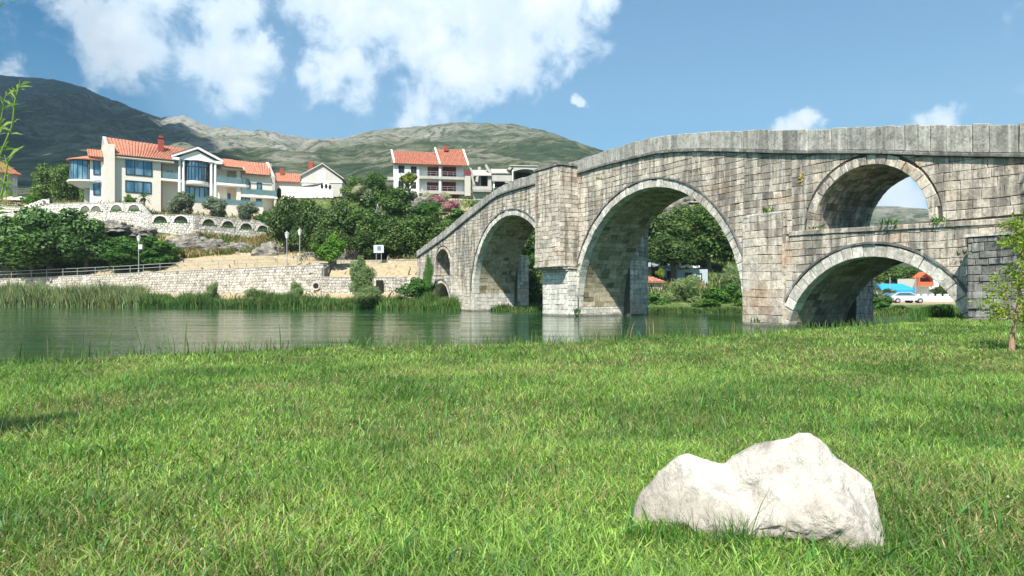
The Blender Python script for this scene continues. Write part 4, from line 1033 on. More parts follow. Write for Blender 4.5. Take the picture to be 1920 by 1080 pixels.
# first balcony
zb1 = vq(810, 468, .2)[1]; build('balcony_slab', vf.mb().box(aM1 + .02, vq(915, 460, 0)[0], -.1, 1.6, zb1 - .12, zb1 + .25), M_white, villa)
glassrail(villa, vf, [(aM1 + .25, 0, zb1 + .25), (vq(885, 460, 0)[0], 0, zb1 + .25)], 1.1)
window(villa, vf, *Z4(778, 380), *Z4(850, 448), 1.6, 2, fm=M_white)
# portico: paired columns, pediment, glazed rounded bay
zent = vq(1000, 312, -.3)[1]
for cxz in (893, 925, 1150, 1183):
    a_ = vq(cxz, 400, -.1)[0]; col_ = vf.mb().lathe(a_, -.1, [(.24, zg - .8), (.24, zb1 - .15), (.2, zb1), (.2, zent - .1), (.27, zent)], 10); build('column', col_, M_white, villa)
aA, aB = vq(828, 290, -.8)[0], vq(1245, 320, -.8)[0]; aM = (aA + aB) / 2; zp = vq(1040, 212, -.8)[1]
def pedi(a0, a1, z0, zt, b0, b1): return [(a0, b0, z0), (a1, b0, z0), ((a0 + a1) / 2, b0, zt)], (0, b1 - b0, 0)
m_ = vf.mb(); P_, v_ = pedi(aA + .5, aB - .5, zent + .1, zp - .3, -.45, 5); m_.prism(P_, v_); build('pediment', m_, M_white, villa)
m_ = vf.mb(); m_.box(aA + .1, aA + 1.2, -.8, -.2, zent - .1, zent + .35); m_.box(aB - 1.2, aB - .1, -.8, -.2, zent - .1, zent + .35)
build('entablature', m_, M_white, villa, kind='stuff')
for (s0, z0, s1, z1) in ((aA, zent + .25, aM, zp), (aM, zp, aB, zent + .25)):
    m_ = vf.mb(); m_.prism([(s0, -.85, z0), (s1, -.85, z1), (s1, -.85, z1 + .42), (s0, -.85, z0 + .42)], (0, .5, 0)); build('raking_cornice', m_, M_white, villa)
    m_ = vf.mb(); m_.prism([(s0, -.9, z0 + .43), (s1, -.9, z1 + .43), (s1, -.9, z1 + .49), (s0, -.9, z0 + .49)], (0, 6.5, 0)); build('portico_roof', m_, M_trimdark, villa)
ac = vq(1040, 400, -.4)[0]; zb2 = vq(1040, 470, -.8)[1]; zt2 = vq(1040, 312, -.5)[1]; rad = (vq(1143, 400, 0)[0] - vq(937, 400, 0)[0]) / 2
arc = [(ac + rad * math.cos(t), 1.5 + 2.3 * math.sin(t)) for t in [math.pi * (1 + k / 12) for k in range(13)]]
gb = vf.mb(); fb = vf.mb()
for (p0, q0), (p1, q1) in zip(arc, arc[1:]): gb.prism([(p0, q0, zb2), (p1, q1, zb2), (p1, q1, zt2), (p0, q0, zt2)], (0, .06, 0))
bay = build('rounded_glass_bay', gb, M_glass, villa)
for k, (p, q) in enumerate(arc): fb.tube([(p, q - .03, zb2), (p, q - .03, zt2)], .075, 5)
for z_ in (zb2, zt2, zb2 + (zt2 - zb2) * .72): fb.tube([(p, q - .03, z_) for p, q in arc], .07, 5)
build('frame', fb, M_frame, bay)
build('bay_base', vf.mb().prism([(p, q - .2, zb2 - .5) for p, q in arc] + [(arc[-1][0], 1.6, zb2 - .5), (arc[0][0], 1.6, zb2 - .5)], (0, 0, .48)), M_white, villa)
m_ = vf.mb(); N_ = len(arc); top_ = [(p * .9 + ac * .1, 1.5, zt2 + .85 * (1 - ((p - ac) / rad) ** 2) + .1) for p, q in arc]; m_.tint = .5
for k in range(N_ - 1): m_.poly([(arc[k][0], arc[k][1] - .25, zt2 + .02), (arc[k + 1][0], arc[k + 1][1] - .25, zt2 + .02), top_[k + 1], top_[k]])
build('bay_roof', m_, M_roof, villa)
window(villa, vf, *Z4(932, 518), *Z4(1135, 652), 1.55, 5, name='glazed_door')
# right balconies
zb3 = vq(1300, 505, .2)[1]; a0, a1 = vq(1190, 480, -.1)[0], vq(1400, 500, -.1)[0]
pl = [(a0, 2.6), (a0, -.2), (a1, -.2)] + [(a1 + 1.7 * math.sin(t), 1.2 - 1.4 * math.cos(t)) for t in [math.pi * k / 8 for k in range(1, 7)]] + [(a1, 2.6)]
build('balcony_slab', vf.mb().prism([(p, q, zb3 - .15) for p, q in pl], (0, 0, .4)), M_white, villa)
glassrail(villa, vf, [(p, q + .1, zb3 + .25) for p, q in pl[1:-3]], 1.1)
build('column', vf.mb().box(vq(1357, 450, .3)[0], vq(1388, 450, .3)[0], .3, .8, zg, vq(1370, 380, .3)[1]), M_cream, villa)
build('soffit_band', vf.mb().box(vq(1235, 360, 0)[0], vq(1400, 370, 0)[0] + .3, -.3, 2.6, vq(1300, 378, 0)[1], vq(1300, 352, 0)[1]), M_cream, villa)
window(villa, vf, *Z4(1235, 420), *Z4(1285, 500), 2.6, 2); window(villa, vf, *Z4(1232, 572), *Z4(1305, 660), 2.6, 2, name='glazed_door'); window(villa, vf, *Z4(1440, 478), *Z4(1466, 570), .5, 1)
window(villa, vf, *Z4(1518, 486), *Z4(1558, 582), .5, 1, name='glazed_door'); window(villa, vf, *Z4(1390, 608), *Z4(1462, 672), .5, 2); window(villa, vf, *Z4(1512, 618), *Z4(1556, 672), .5, 1)
zb4 = vq(1550, 604, -.4)[1]; aF = vq(1682, 600, -.6)[0]
build('balcony_slab', vf.mb().box(vq(1398, 580, -.8)[0], aF, -.9, .5, zb4 - .12, zb4 + .22), M_white, villa)
glassrail(villa, vf, [(vq(1398, 580, -.8)[0], -.8, zb4 + .22), (aF - .1, -.8, zb4 + .22), (aF - .1, .5, zb4 + .22)], 1.1)
build('column', vf.mb().box(aF - .5, aF - .15, -.8, -.45, zg, zb4 - .12), M_cream, villa)
zr2 = vq(1300, 300, 4.5)[1]; ze2 = vq(1260, 352, -.5)[1]
tiled_roof(villa, vf, (vq(1235, 350, -.6)[0], -.6, ze2), (vq(1405, 360, -.6)[0], -.6, ze2), (vq(1215, 290, 4)[0], 4.2, zr2), (vq(1330, 300, 4)[0], 4.2, zr2), M_roof)
ze3 = vq(1500, 415, -.3)[1]
tiled_roof(villa, vf, (vq(1395, 405, -.2)[0], -.2, ze3), (vq(1625, 425, -.2)[0], -.2, ze3), (vq(1290, 300, 4)[0], 4.6, zr2), (vq(1640, 335, 4.6)[0], 4.6, zr2), M_roof)
for nm, A_, B_ in (('gutter', (vq(1235, 350, -.7)[0], -.7, ze2 - .1), (vq(1405, 360, -.7)[0], -.7, ze2 - .1)), ('gutter', (vq(1395, 405, -.3)[0], -.3, ze3 - .1), (vq(1625, 425, -.3)[0], -.3, ze3 - .1))): build(nm, vf.mb().tube([A_, B_], .09, 6), M_trimdark, villa)
build('end_gable', vf.mb().prism([(aE, .3, zg), (aE, 9, zg), (aE, 9, ze3), (aE, 4.6, zr2 + .3), (aE, .3, ze3)], (.5, 0, 0)), M_grey, villa)
# terrace with low glass rail, stone steps
build('terrace', vf.mb().box(vq(1010, 665, -2.4)[0], vq(1570, 690, -2.4)[0], -2.6, 2, zg - 1.5, vq(1200, 663, -2.4)[1]), M_creamtile, villa)
zt_ = vq(1200, 663, -2.4)[1]; glassrail(villa, vf, [(vq(1018, 650, -2.4)[0], -2.4, zt_), (vq(1565, 690, -2.4)[0], -2.4, zt_)], 1.05)

# ---- the villa's garden wall with its row of half-round openings
def arch_wall(pts, nich, label, mt, seed):
    """pts (column, foot, top, depth); nich: columns, rows of niche springing, radius"""
    root = rubble_wall('garden_wall', pts, label, thick=.6, sw=.5, sh=.42, mt=mt, seed=seed)
    xs = [p[0] for p in pts]
    for (x, y, r_) in nich:
        for k in range(len(pts) - 1):
            if xs[k] <= x <= xs[k + 1]:
                t = (x - xs[k]) / (xs[k + 1] - xs[k]); a, b = at(xs[k], 0, pts[k][3]), at(xs[k + 1], 0, pts[k + 1][3]); break
        ux, uy = b.x - a.x, b.y - a.y; L = math.hypot(ux, uy); ux /= L; uy /= L; nx, ny = (uy, -ux) if -ux < 0 else (-uy, ux)
        kx = (x - CX) / FPX; s_ = (kx * a.y - a.x) / (ux - kx * uy); d = a.y + uy * s_; z = CH + (HY - y) / FPX * d
        W = lambda p, q, o: (a.x + ux * (s_ + p) + nx * o, a.y + uy * (s_ + p) + ny * o, z + q)
        m_ = MB(lambda p, o, q: W(p, q, o)); N = 10
        m_.prism([(r_ * math.cos(math.pi * j / N), .13, r_ * math.sin(math.pi * j / N)) for j in range(N + 1)], (0, -.12, 0)); nn = build('niche', m_, M_dark if x > 280 else M_nich, root)
        m_ = MB(lambda p, o, q: W(p, q, o)); m_.tint = .8
        for j in range(N):
            t0, t1 = math.pi * j / N, math.pi * (j + 1) / N
            m_.prism([(q * math.cos(t), .0, q * math.sin(t)) for q, t in ((r_, t0), (r_ + .22, t0), (r_ + .22, t1), (r_, t1))], (0, .22, 0))
        build('niche_ring', m_, mt, nn)
        m_ = MB(lambda p, o, q: W(p, q, o)); rr = random.Random(int(x))
        for j in range(50):
            q0 = rr.uniform(-r_ * .8, r_ * .8); h = rr.uniform(.1, .45); m_.tint = rr.random(); m_.poly([(q0, .16, 0), (q0 + .12, .17, 0), (q0 + rr.uniform(-.1, .2), .18, h)])
        if x > 190: build('creeper', m_, L_ivy, nn)
arch_wall([(-120, 410, 382, 112), (0, 408, 388, 111), (45, 408, 389, 110), (93, 406, 373, 109.5)], [(53, 392, .45), (61.5, 389, .45), (69, 386.5, .45), (76, 384, .45), (83.5, 382, .5)],
          'stepped pale garden wall at far left with small arched openings', M_whitewall, 61)
arch_wall([(93, 407, 383, 108.5), (150, 410, 381, 107.5), (265, 428, 381, 107.3), (285, 431, 403.5, 107.8), (363, 441, 404, 109.5)],
          [(161, 395.5, .75), (181.5, 396, .8), (219.5, 395.5, .9), (252.5, 395, .9), (301, 417, .98), (339.5, 417, 1.0)], 'pale cream garden wall with half-round openings below the villa', M_whitewall, 71)
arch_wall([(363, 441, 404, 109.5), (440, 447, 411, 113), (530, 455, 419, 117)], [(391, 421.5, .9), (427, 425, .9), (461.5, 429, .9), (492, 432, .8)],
          'grey stretch of garden wall with half-round openings, right of the cream stretch', M_wallstone, 81)

# ---- white house with maroon shutters
hf = Fr(735, 134, 1, .188)
Z5 = lambda zx, zy: (500 + zx / 4.32, 230 + zy / 4.32)
def hq(zx, zy, b=0): return hf.px(*Z5(zx, zy), b)
h = empty('white_house', hf.W(7, 4, 20), 'white two-storey house with maroon shutters, balconies and aged red roofs on the hill', 'house')
z0 = 18.6; A0, A1, Am = hq(1030, 400)[0], hq(1600, 400)[0], hq(1400, 400)[0]; At = hq(1235, 400)[0]
build('wall', hf.mb().box(A0, At, 0, 8, z0, hq(1100, 325)[1]), M_white, h); build('wall', hf.mb().box(At + .01, A1, 1.1, 8, z0, hq(1500, 340)[1]), M_white, h)
build('party_pier', hf.mb().box(Am - .12, Am + .3, -.2, 1.1, z0, hq(1400, 340)[1]), M_white, h)
tiled_roof(h, hf, (hq(1010, 325, -.7)[0], -.7, hq(1200, 335, -.7)[1]), (Am, -.7, hq(1200, 335, -.7)[1]), (hq(1010, 230, 3.6)[0], 3.6, hq(1180, 235, 3.6)[1]), (hq(1360, 240, 3.6)[0], 3.6, hq(1180, 235, 3.6)[1]), M_roof2)
tiled_roof(h, hf, (Am + .05, -.9, hq(1500, 345, -.9)[1]), (hq(1628, 345, -.9)[0], -.9, hq(1500, 345, -.9)[1]), (hq(1362, 210, 3.8)[0], 3.8, hq(1470, 215, 3.8)[1]), (hq(1588, 222, 3.8)[0], 3.8, hq(1470, 215, 3.8)[1]), M_roof2)
for x0, y0, x1, y1 in ((1005, 228, 1028, 325), (1358, 212, 1396, 335), (1586, 225, 1628, 345)):
    a_, z_ = hq(x0, y0, 3.7); b_, zz = hq(x1, y1, -.85); m_ = hf.mb(); m_.prism([(a_, 3.7, z_), (b_, -.85, zz), (b_, -.85, zz + .3), (a_, 3.7, z_ + .3)], (.28, 0, 0)); build('verge_trim', m_, M_white, h)
a_, z_ = hq(1453, 205, 2.8); m_ = hf.mb(); m_.box(a_ - .35, a_ + .35, 2.6, 3.3, z_ - .6, z_ + .45); build('chimney', m_, M_brick, h)
for (x0, y0, x1, y1, b_, n) in ((1067, 348, 1115, 405, 0, 2), (1167, 355, 1214, 411, 0, 2), (1066, 474, 1110, 526, 0, 2), (1167, 480, 1210, 532, 0, 2)): window(h, hf, *Z5(x0, y0), *Z5(x1, y1), b_, n, M_frame, M_dark)
for (x0, y0, x1, y1) in ((1304, 362, 1397, 430), (1425, 361, 1534, 437), (1299, 484, 1396, 547), (1422, 481, 1532, 555)): window(h, hf, *Z5(x0, y0), *Z5(x1, y1), 1.1, 3, M_shutter, M_shutter)
for y_ in (447, 566):
    z_ = hq(1400, y_, -.4)[1]; build('balcony_slab', hf.mb().box(At, A1 + .1, -.5, 1.1, z_ - .25, z_ + .3), M_concrete, h)
    m_ = hf.mb(); m_.tube([(At, -.4, z_ + 1.2), (A1, -.4, z_ + 1.2)], .03, 5); m_.tube([(At, -.4, z_ + .8), (A1, -.4, z_ + .8)], .025, 5)
    for k in range(9): c_ = At + (A1 - At) * k / 8; m_.tube([(c_, -.4, z_ + .3), (c_, -.4, z_ + 1.2)], .025, 5)
    build('balcony_railing', m_, M_steel, h)
build('side_porch', hf.mb().box(hq(975, 440, .5)[0], A0, .5, 3, hq(1000, 465, .5)[1], hq(1000, 438, .5)[1]), M_concrete, h)
build('basement_opening', hf.mb().box(hq(1490, 580, .0)[0], hq(1562, 580, 0)[0], .9, 1.09, hq(1520, 612)[1], hq(1520, 580)[1]), M_brick, h)
rubble_wall('terrace_wall', [(840, 391, 372, 128.5), (887, 392, 374, 129.5)], 'grey rubble terrace wall under the white house', seed=91, sw=.6, sh=.5, cop=False)
rubble_wall('slope_parapet', [(744, 358, 350, 124), (770, 372, 362, 119), (800, 392, 380, 114)], 'grey rubble wall descending the slope in front of the white house', seed=92, sw=.6, sh=.5, cop=False)

# ---- grey gabled house, low orange roof, white annex
gf = Fr(565, 126, 1, .12); gq = lambda zx, zy, b=0: gf.px(*Z5(zx, zy), b)
gh_ = empty('gabled_house', gf.W(3.5, 4, 17.5), 'plain grey-white gabled house with one white shuttered attic window', 'house')
P_ = [gq(285, 600), gq(610, 600), gq(610, 460), gq(450, 340), gq(285, 425)]
build('wall', gf.mb().prism([(a, 0, z) for a, z in P_], (0, 9, 0)), M_grey, gh_)
ap = gq(450, 334, -.4); 
for e in (gq(270, 432, -.4), gq(624, 458, -.4)):
    m_ = gf.mb(); m_.prism([(e[0], -.4, e[1]), (ap[0], -.4, ap[1]), (ap[0], -.4, ap[1] + .22), (e[0], -.4, e[1] + .22)], (0, 9.6, 0)); build('roof_slope', m_, M_concrete, gh_)
window(gh_, gf, *Z5(415, 397), *Z5(478, 475), 0, 1, M_white, M_white)
m_ = gf.mb(); a_, z_ = gq(358, 350, 3); m_.box(a_ - .4, a_ + .4, 2.7, 3.4, z_ - 2, z_ + .75); build('chimney', m_, M_brick, gh_)
build('string_course', gf.mb().box(gq(280, 480)[0], gq(615, 480)[0], -.12, -.005, gq(400, 486)[1], gq(400, 474)[1]), M_white, gh_)
an = empty('white_annex', gf.W(0, -3, 15.5), 'bright white curved garden annex in front of the gabled house', 'outbuilding')
P_ = [gq(170, 610, -2.5), gq(430, 610, -2.5), gq(425, 525, -2.5), gq(360, 520, -2.5), gq(250, 522, -2.5), gq(205, 535, -2.5), gq(178, 560, -2.5)]
build('wall', gf.mb().prism([(a, -2.5, z) for a, z in P_], (0, 2, 0)), M_white, an)
P_ = [gq(425, 612, -3), gq(540, 612, -3), gq(540, 560, -3), gq(505, 490, -3), gq(485, 482, -3), gq(425, 512, -3)]
build('arched_wall', gf.mb().prism([(a, -3.3, z) for a, z in P_], (0, .5, 0)), M_white, an)
for x0, y0 in ((448, 515), (482, 515), (512, 522)): a_, z_ = gq(x0, y0, -3.3); m_ = gf.mb(); m_.prism([(a_ + .25 * math.cos(t) * 1, -3.33, z_ + .45 * math.sin(t)) for t in [k * math.pi / 5 for k in range(10)]], (0, .03, 0)); build('opening', m_, M_dark, an)
m_ = gf.mb(); p0, p1 = gq(280, 520, -2.6), gq(450, 488, -2.6); m_.prism([(p0[0], -2.6, p0[1]), (p1[0], -2.6, p1[1]), (p1[0], -2.6, p1[1] + .15), (p0[0], -2.6, p0[1] + .15)], (0, 2, 0)); build('lean_to_roof', m_, M_concrete, an)
of = Fr(516, 127, 1, .3); oq = lambda zx, zy, b=0: of.px(*Z5(zx, zy), b)
oh = empty('orange_roofed_house', of.W(2, 3, 16), 'low cream house with orange roof and arched doorway between villa and gabled house', 'house')
build('wall', of.mb().box(oq(75, 500)[0], oq(275, 500)[0], 0, 7, oq(150, 620)[1], oq(150, 478)[1]), M_cream, oh)
tiled_roof(oh, of, (oq(75, 480, -.5)[0], -.5, oq(170, 478, -.5)[1]), (oq(268, 480, -.5)[0], -.5, oq(170, 478, -.5)[1]), (oq(72, 402, 3.5)[0], 3.5, oq(170, 410, 3.5)[1]), (oq(275, 420, 3.5)[0], 3.5, oq(170, 410, 3.5)[1]), M_roof)
m_ = of.mb(); a_, z_ = oq(122, 400, 2.5); m_.box(a_ - .3, a_ + .3, 2.2, 2.8, z_ - 1, z_ + .7); build('chimney', m_, M_brick, oh)
a0, a1 = oq(85, 560)[0], oq(118, 560)[0]; zb_, zs = oq(100, 612)[1], oq(100, 545)[1]; m_ = of.mb()
m_.prism([(a0, -.03, zb_), (a1, -.03, zb_)] + [((a0 + a1) / 2 + (a1 - a0) / 2 * math.cos(t), -.03, zs + (a1 - a0) / 2 * math.sin(t)) for t in [k * math.pi / 8 for k in range(9)]], (0, .02, 0)); build('doorway', m_, M_dark, oh)

# ---- unfinished concrete houses behind the bridge parapet
uf = Fr(883, 128, 1, .1); Zu = lambda zx, zy: (860 + zx / 8.309, 290 + zy / 8.309); uq = lambda zx, zy, b=0: uf.px(*Zu(zx, zy), b)
def ubox(root, name, x0, y0, x1, y1, b0, b1, mt): return build(name, uf.mb().box(uq(x0, y0, b0)[0], uq(x1, y0, b0)[0], b0, b1, uq((x0 + x1) / 2, y1, b0)[1], uq((x0 + x1) / 2, y0, b0)[1]), mt, root)
u1 = empty('unfinished_house', uf.W(2, 3, 20), 'unfinished bare concrete house with an open dark room, nearest the white house', 'house')
ubox(u1, 'back_wall', 215, 330, 505, 490, 2.0, 6, M_concrete_d); ubox(u1, 'dark_doorway', 350, 335, 440, 485, 1.9, 1.98, M_dark); ubox(u1, 'side_pier', 455, 330, 510, 500, 0, 2, M_concrete); ubox(u1, 'column', 325, 330, 350, 490, 1.2, 1.5, M_concrete)
ubox(u1, 'balcony_parapet', 215, 492, 515, 545, -.6, -.3, M_concrete); ubox(u1, 'balcony_slab', 225, 546, 510, 578, -.6, 2, M_concrete_d); ubox(u1, 'ground_wall', 235, 580, 500, 760, .3, 6, M_concrete)
m_ = uf.mb(); e0, e1 = uq(235, 328, -.5), uq(512, 328, -.5); r0, r1 = uq(195, 245, 2.5), uq(470, 258, 2.5); m_.prism([(e0[0], -.5, e0[1]), (e1[0], -.5, e1[1]), (r1[0], 2.6, r1[1]), (r0[0], 2.6, r1[1])], (0, 0, .2)); build('roof_slab', m_, M_concrete, u1)
for P4 in ([(165, 195), (200, 210), (245, 330), (225, 345)], [(190, 300), (215, 310), (255, 460), (225, 475)], [(270, 345), (300, 330), (312, 330), (300, 425), (262, 415)]):
    m_ = uf.mb(); m_.prism([(uq(x, y, -.8)[0], -.8, uq(x, y, -.8)[1]) for x, y in P4], (0, .5, 0)); build('raking_wall', m_, M_concrete, u1)
ubox(u1, 'chimney_stub', 300, 190, 345, 250, 3, 3.5, M_concrete)
u2 = empty('concrete_house', uf.W(6, 3, 20), 'grey concrete house with a sloped tiled gable beam left of the round-arched one', 'house')
ubox(u2, 'wall', 510, 290, 800, 560, 1.0, 7, M_concrete); m_ = uf.mb(); m_.prism([(uq(x, y, .6)[0], .6, uq(x, y, .6)[1]) for x, y in [(408, 165), (430, 140), (520, 290), (505, 320), (440, 230)]], (0, .7, 0)); build('gable_beam', m_, M_concrete, u2)
m_ = uf.mb(); e0, e1 = uq(515, 292, .5), uq(790, 292, .5); r0, r1 = uq(495, 228, 3.5), uq(775, 240, 3.5); m_.prism([(e0[0], .5, e0[1]), (e1[0], .5, e1[1]), (r1[0], 3.5, r1[1]), (r0[0], 3.5, r1[1])], (0, 0, .18)); build('roof_slab', m_, M_concrete, u2)
ubox(u2, 'balcony_front', 520, 320, 830, 410, -.2, .1, M_concrete); ubox(u2, 'dark_opening', 560, 418, 720, 500, .9, .98, M_dark); ubox(u2, 'column', 535, 415, 560, 520, .2, .5, M_white)
u3 = empty('arched_concrete_house', uf.W(13, 3, 20), 'flat-roofed concrete house with a wide shallow arch over a dark loggia behind the bridge', 'house')
ubox(u3, 'back_wall', 830, 230, 1225, 470, 3.0, 7, M_concrete_d); ubox(u3, 'dark_opening', 885, 280, 1115, 400, 2.85, 2.98, M_dark); ubox(u3, 'column', 832, 235, 850, 420, 0, .3, M_white)
top_l, top_r = uq(848, 175, 0), uq(1228, 190, 0); N = 12; pp = [(top_l[0], 0, top_l[1]), (top_r[0], 0, top_l[1])]
for k in range(N + 1): x_ = 1225 - (1225 - 850) * k / N; y_ = 262 - 38 * math.sin(math.pi * k / N); q_ = uq(x_, y_, 0); pp.append((q_[0], 0, q_[1]))
build('arched_fascia', uf.mb().prism(pp[::-1], (0, .3, 0)), M_concrete, u3); ubox(u3, 'roof_slab', 800, 163, 1235, 178, -.2, 7, M_concrete)
m_ = uf.mb(); m_.prism([(uq(x, y, 0)[0], 0, uq(x, y, 0)[1]) for x, y in [(760, 215), (840, 165), (848, 185), (800, 240)]], (0, 5, 0)); build('raking_wall', m_, M_concrete, u3)
mr = empty('maroon_shed', uf.W(-1.5, 4, 20), 'small maroon-roofed shed between the white house and the concrete house', 'shed')
ubox(mr, 'roof', 92, 240, 190, 330, 3, 5, M_shutter); ubox(mr, 'wall', 95, 331, 185, 640, 3, 5, M_grey)

# ---- house and parasols at the far left edge
lf = Fr(0, 128, .5, 1.0)
Zl = lambda zx, zy: (zx / 4.154, 120 + zy / 4.154)
lh = empty('townhouse', lf.W(-3, 4, 18), 'narrow grey town house with red eaves at the left edge behind the willow twigs', 'house')
a0, a1 = lf.px(-30, 0)[0], lf.px(33, 0)[0]; zt_ = lf.px(33, 328)[1]; zb_ = lf.px(20, 378)[1]
build('wall', lf.mb().box(a0, a1, 0, 8, zb_ - 2, zt_), M_grey, lh); build('side_wall', lf.mb().box(a0 - .5, a0, -2, 8, zb_ - 2, zt_ + 1), M_cream, lh)
for x0, y0, x1, y1 in ((24.5, 334, 27, 348), (29, 336, 31, 349), (25, 354, 27, 366), (29, 355, 31, 366), (8, 328, 14, 346), (8, 356, 14, 370)): window(lh, lf, x0, y0, x1, y1, 0, 1, M_white, M_dark)
ar0, ar1 = lf.px(-30, 0, -.5)[0], lf.px(40, 0, -.5)[0]
tiled_roof(lh, lf, (ar0, -.8, zt_), (ar1, -.8, zt_), (ar0, 3.5, zt_ + 2.6), (ar1 - 1, 3.5, zt_ + 2.6), M_roof2)
for x, y, mt, lb in ((21, 374, M_pink, 'salmon pink parasol nearer the left edge on the wall terrace'), (40, 374, M_canvas, 'white and pink parasol right of the salmon one on the wall terrace')):
    p = at(x, y, 114); o = empty('parasol', (p.x, p.y, p.z - 2), lb, 'parasol', 'parasols on the terrace at the far left')
    build('pole', MB().tube([(p.x, p.y, p.z - 2.2), (p.x, p.y, p.z + .4)], .04), M_steel, o); build('canopy', MB().lathe(p.x, p.y, [(1.5, p.z - .25), (1.45, p.z - .1), (.8, p.z + .25), (.05, p.z + .5)], 8), MATS['pink_canvas'] if mt is M_pink else M_canvas, o)

# ---- buildings seen through the arches
sf = Fr(1236, 152, 1, .1); sh = empty('ruined_stone_house', sf.W(4, 3, 22), 'old grey stone house with small windows on the cliff, seen under the main arch', 'house')
a0, z_ = sf.px(1238, 366); a1, zt_ = sf.px(1312, 318)
build('wall', sf.mb().box(a0, a1, 0, 7, z_ - 2, zt_), M_wallstone, sh)
for x0, y0 in ((1262, 354), (1288, 352), (1298, 352), (1275, 338)): window(sh, sf, x0, y0, x0 + 5, y0 + 7, 0, 1, M_concrete, M_dark)
bf = Fr(1214, 88, 1, -.06); bh_ = empty('riverside_house', bf.W(4, 3, 2), 'pale house under the big trees with shade toned into its walls, seen through the main arch', 'house')
def bbox_(x0, y0, x1, y1, b0, b1, mt, nm): return build(nm, bf.mb().box(bf.px(x0, 0, b0)[0], bf.px(x1, 0, b0)[0], b0, b1, bf.px((x0 + x1) / 2, y1, b0)[1], bf.px((x0 + x1) / 2, y0, b0)[1]), mt, bh_)
bbox_(1212, 492, 1276, 534, 0, 5, M_shadeplaster, 'wall'); bbox_(1270, 505, 1327, 536, -.6, 5, M_shadeplaster, 'wall'); bbox_(1276, 498, 1312, 502, -1.2, 3, M_white, 'balcony_slab')
bbox_(1214, 500, 1235, 530, -.05, 0, M_dark, 'dark_veranda'); window(bh_, bf, 1305, 512, 1316, 527, -.6, 2, M_frame, M_white); window(bh_, bf, 1284, 511, 1298, 524, -.6, 2, M_frame, M_dark); window(bh_, bf, 1250, 508, 1262, 522, 0, 2, M_frame, M_dark)
sh2 = empty('boathouse', at(1222, 549, 72), 'low stone hut with a flat red tiled roof at the water behind the main pier', 'outbuilding')
f2 = Fr(1200, 73, 1, .05); a0, zt_ = f2.px(1196, 528); a1, zb_ = f2.px(1241, 552)
build('wall', f2.mb().box(a0, a1, 0, 3, zb_, zt_), M_wallstone, sh2); tiled_roof(sh2, f2, (a0 - .3, -.4, zt_), (a1 + .3, -.4, zt_), (a0 - .3, 1.6, zt_ + .62), (a1 - .6, 1.6, zt_ + .5), M_roof)
build('slit_window', f2.mb().box(f2.px(1220, 0)[0], f2.px(1222.5, 0)[0], -.03, .0, f2.px(1220, 541)[1], f2.px(1220, 535)[1]), M_dark, sh2)
# right: orange chalet, blue awning, white fence, parked cars
cf = Fr(1722, 118, 1, .1); ch_ = empty('orange_chalet', cf.W(2, 2, 1), 'white house with orange balcony front and orange gable seen through the lower right arch', 'house')
cb2 = lambda x0, y0, x1, y1, b0, b1, mt, nm: build(nm, cf.mb().box(cf.px(x0, 0, b0)[0], cf.px(x1, 0, b0)[0], b0, b1, cf.px((x0 + x1) / 2, y1, b0)[1], cf.px((x0 + x1) / 2, y0, b0)[1]), mt, ch_)
cb2(1726, 522, 1760, 560, 0, 6, M_white, 'wall'); cb2(1726, 521, 1750, 528.5, -.1, 0, M_shutter, 'loggia'); cb2(1721, 528.5, 1751, 536.5, -1.2, -1.0, M_orange, 'balcony_front'); cb2(1721, 536, 1751, 537, -1.2, 0, M_concrete, 'balcony_slab')
P_ = [cf.px(1722, 523, -1.2), cf.px(1736, 513, -1.2), cf.px(1752, 523, -1.2)]
for (p, q) in ((P_[0], P_[1]), (P_[1], P_[2])):
    m_ = cf.mb(); m_.prism([(p[0], -1.2, p[1]), (q[0], -1.2, q[1]), (q[0], -1.2, q[1] + .3), (p[0], -1.2, p[1] + .3)], (0, 1.6, 0)); build('roof_slope', m_, M_orange, ch_)
cb2(1723, 523, 1725, 537, -1.2, -1.0, M_orange, 'post')
af = Fr(1646, 108, 1, .12); aw = empty('blue_awning', af.W(3, 1, 1), 'long bright blue awning over a stall beyond the river under the lower right arch', 'awning')
a0, z0_ = af.px(1648, 544); a1, z1_ = af.px(1720, 544); zt_ = af.px(1680, 537)[1]
m_ = af.mb(); m_.prism([(a0, 0, z0_), (a1, 0, z1_), (a1, 3.5, zt_ + .4), (a0, 3.5, zt_ + .4)], (0, 0, .08)); build('canopy', m_, M_bluefab, aw)
m_ = af.mb(); m_.box(a0 + 2.5, a1 - .5, .0, .05, af.px(1690, 551)[1], z0_); build('valance', m_, M_bluefab, aw)
for x in (1667.5, 1715): a_ = af.px(x, 0, 0)[0]; build('pole', af.mb().tube([(a_, -.15, .2), (a_, -.15, af.px(x, 520)[1])], .07), M_steel, aw)
ff = Fr(1684, 104, 1, .06); fe = empty('white_fence', ff.W(7, 0, .3), 'white painted boundary wall with small piers behind the parked cars', 'fence')
for k in range(9):
    x0 = 1680 + k * 13.5; a0, a1 = ff.px(x0, 0)[0], ff.px(x0 + 13.5, 0)[0]; zb_, zt_ = ff.px(x0, 570)[1] - .5, ff.px(x0, 555.5)[1]
    build('wall_panel', ff.mb().box(a0 + .02, a1 - .02, 0, .2, zb_, zt_), M_white, fe); build('pier', ff.mb().box(a1 - .25, a1 + .25, -.12, .3, zb_, zt_ + .35), M_white, fe)
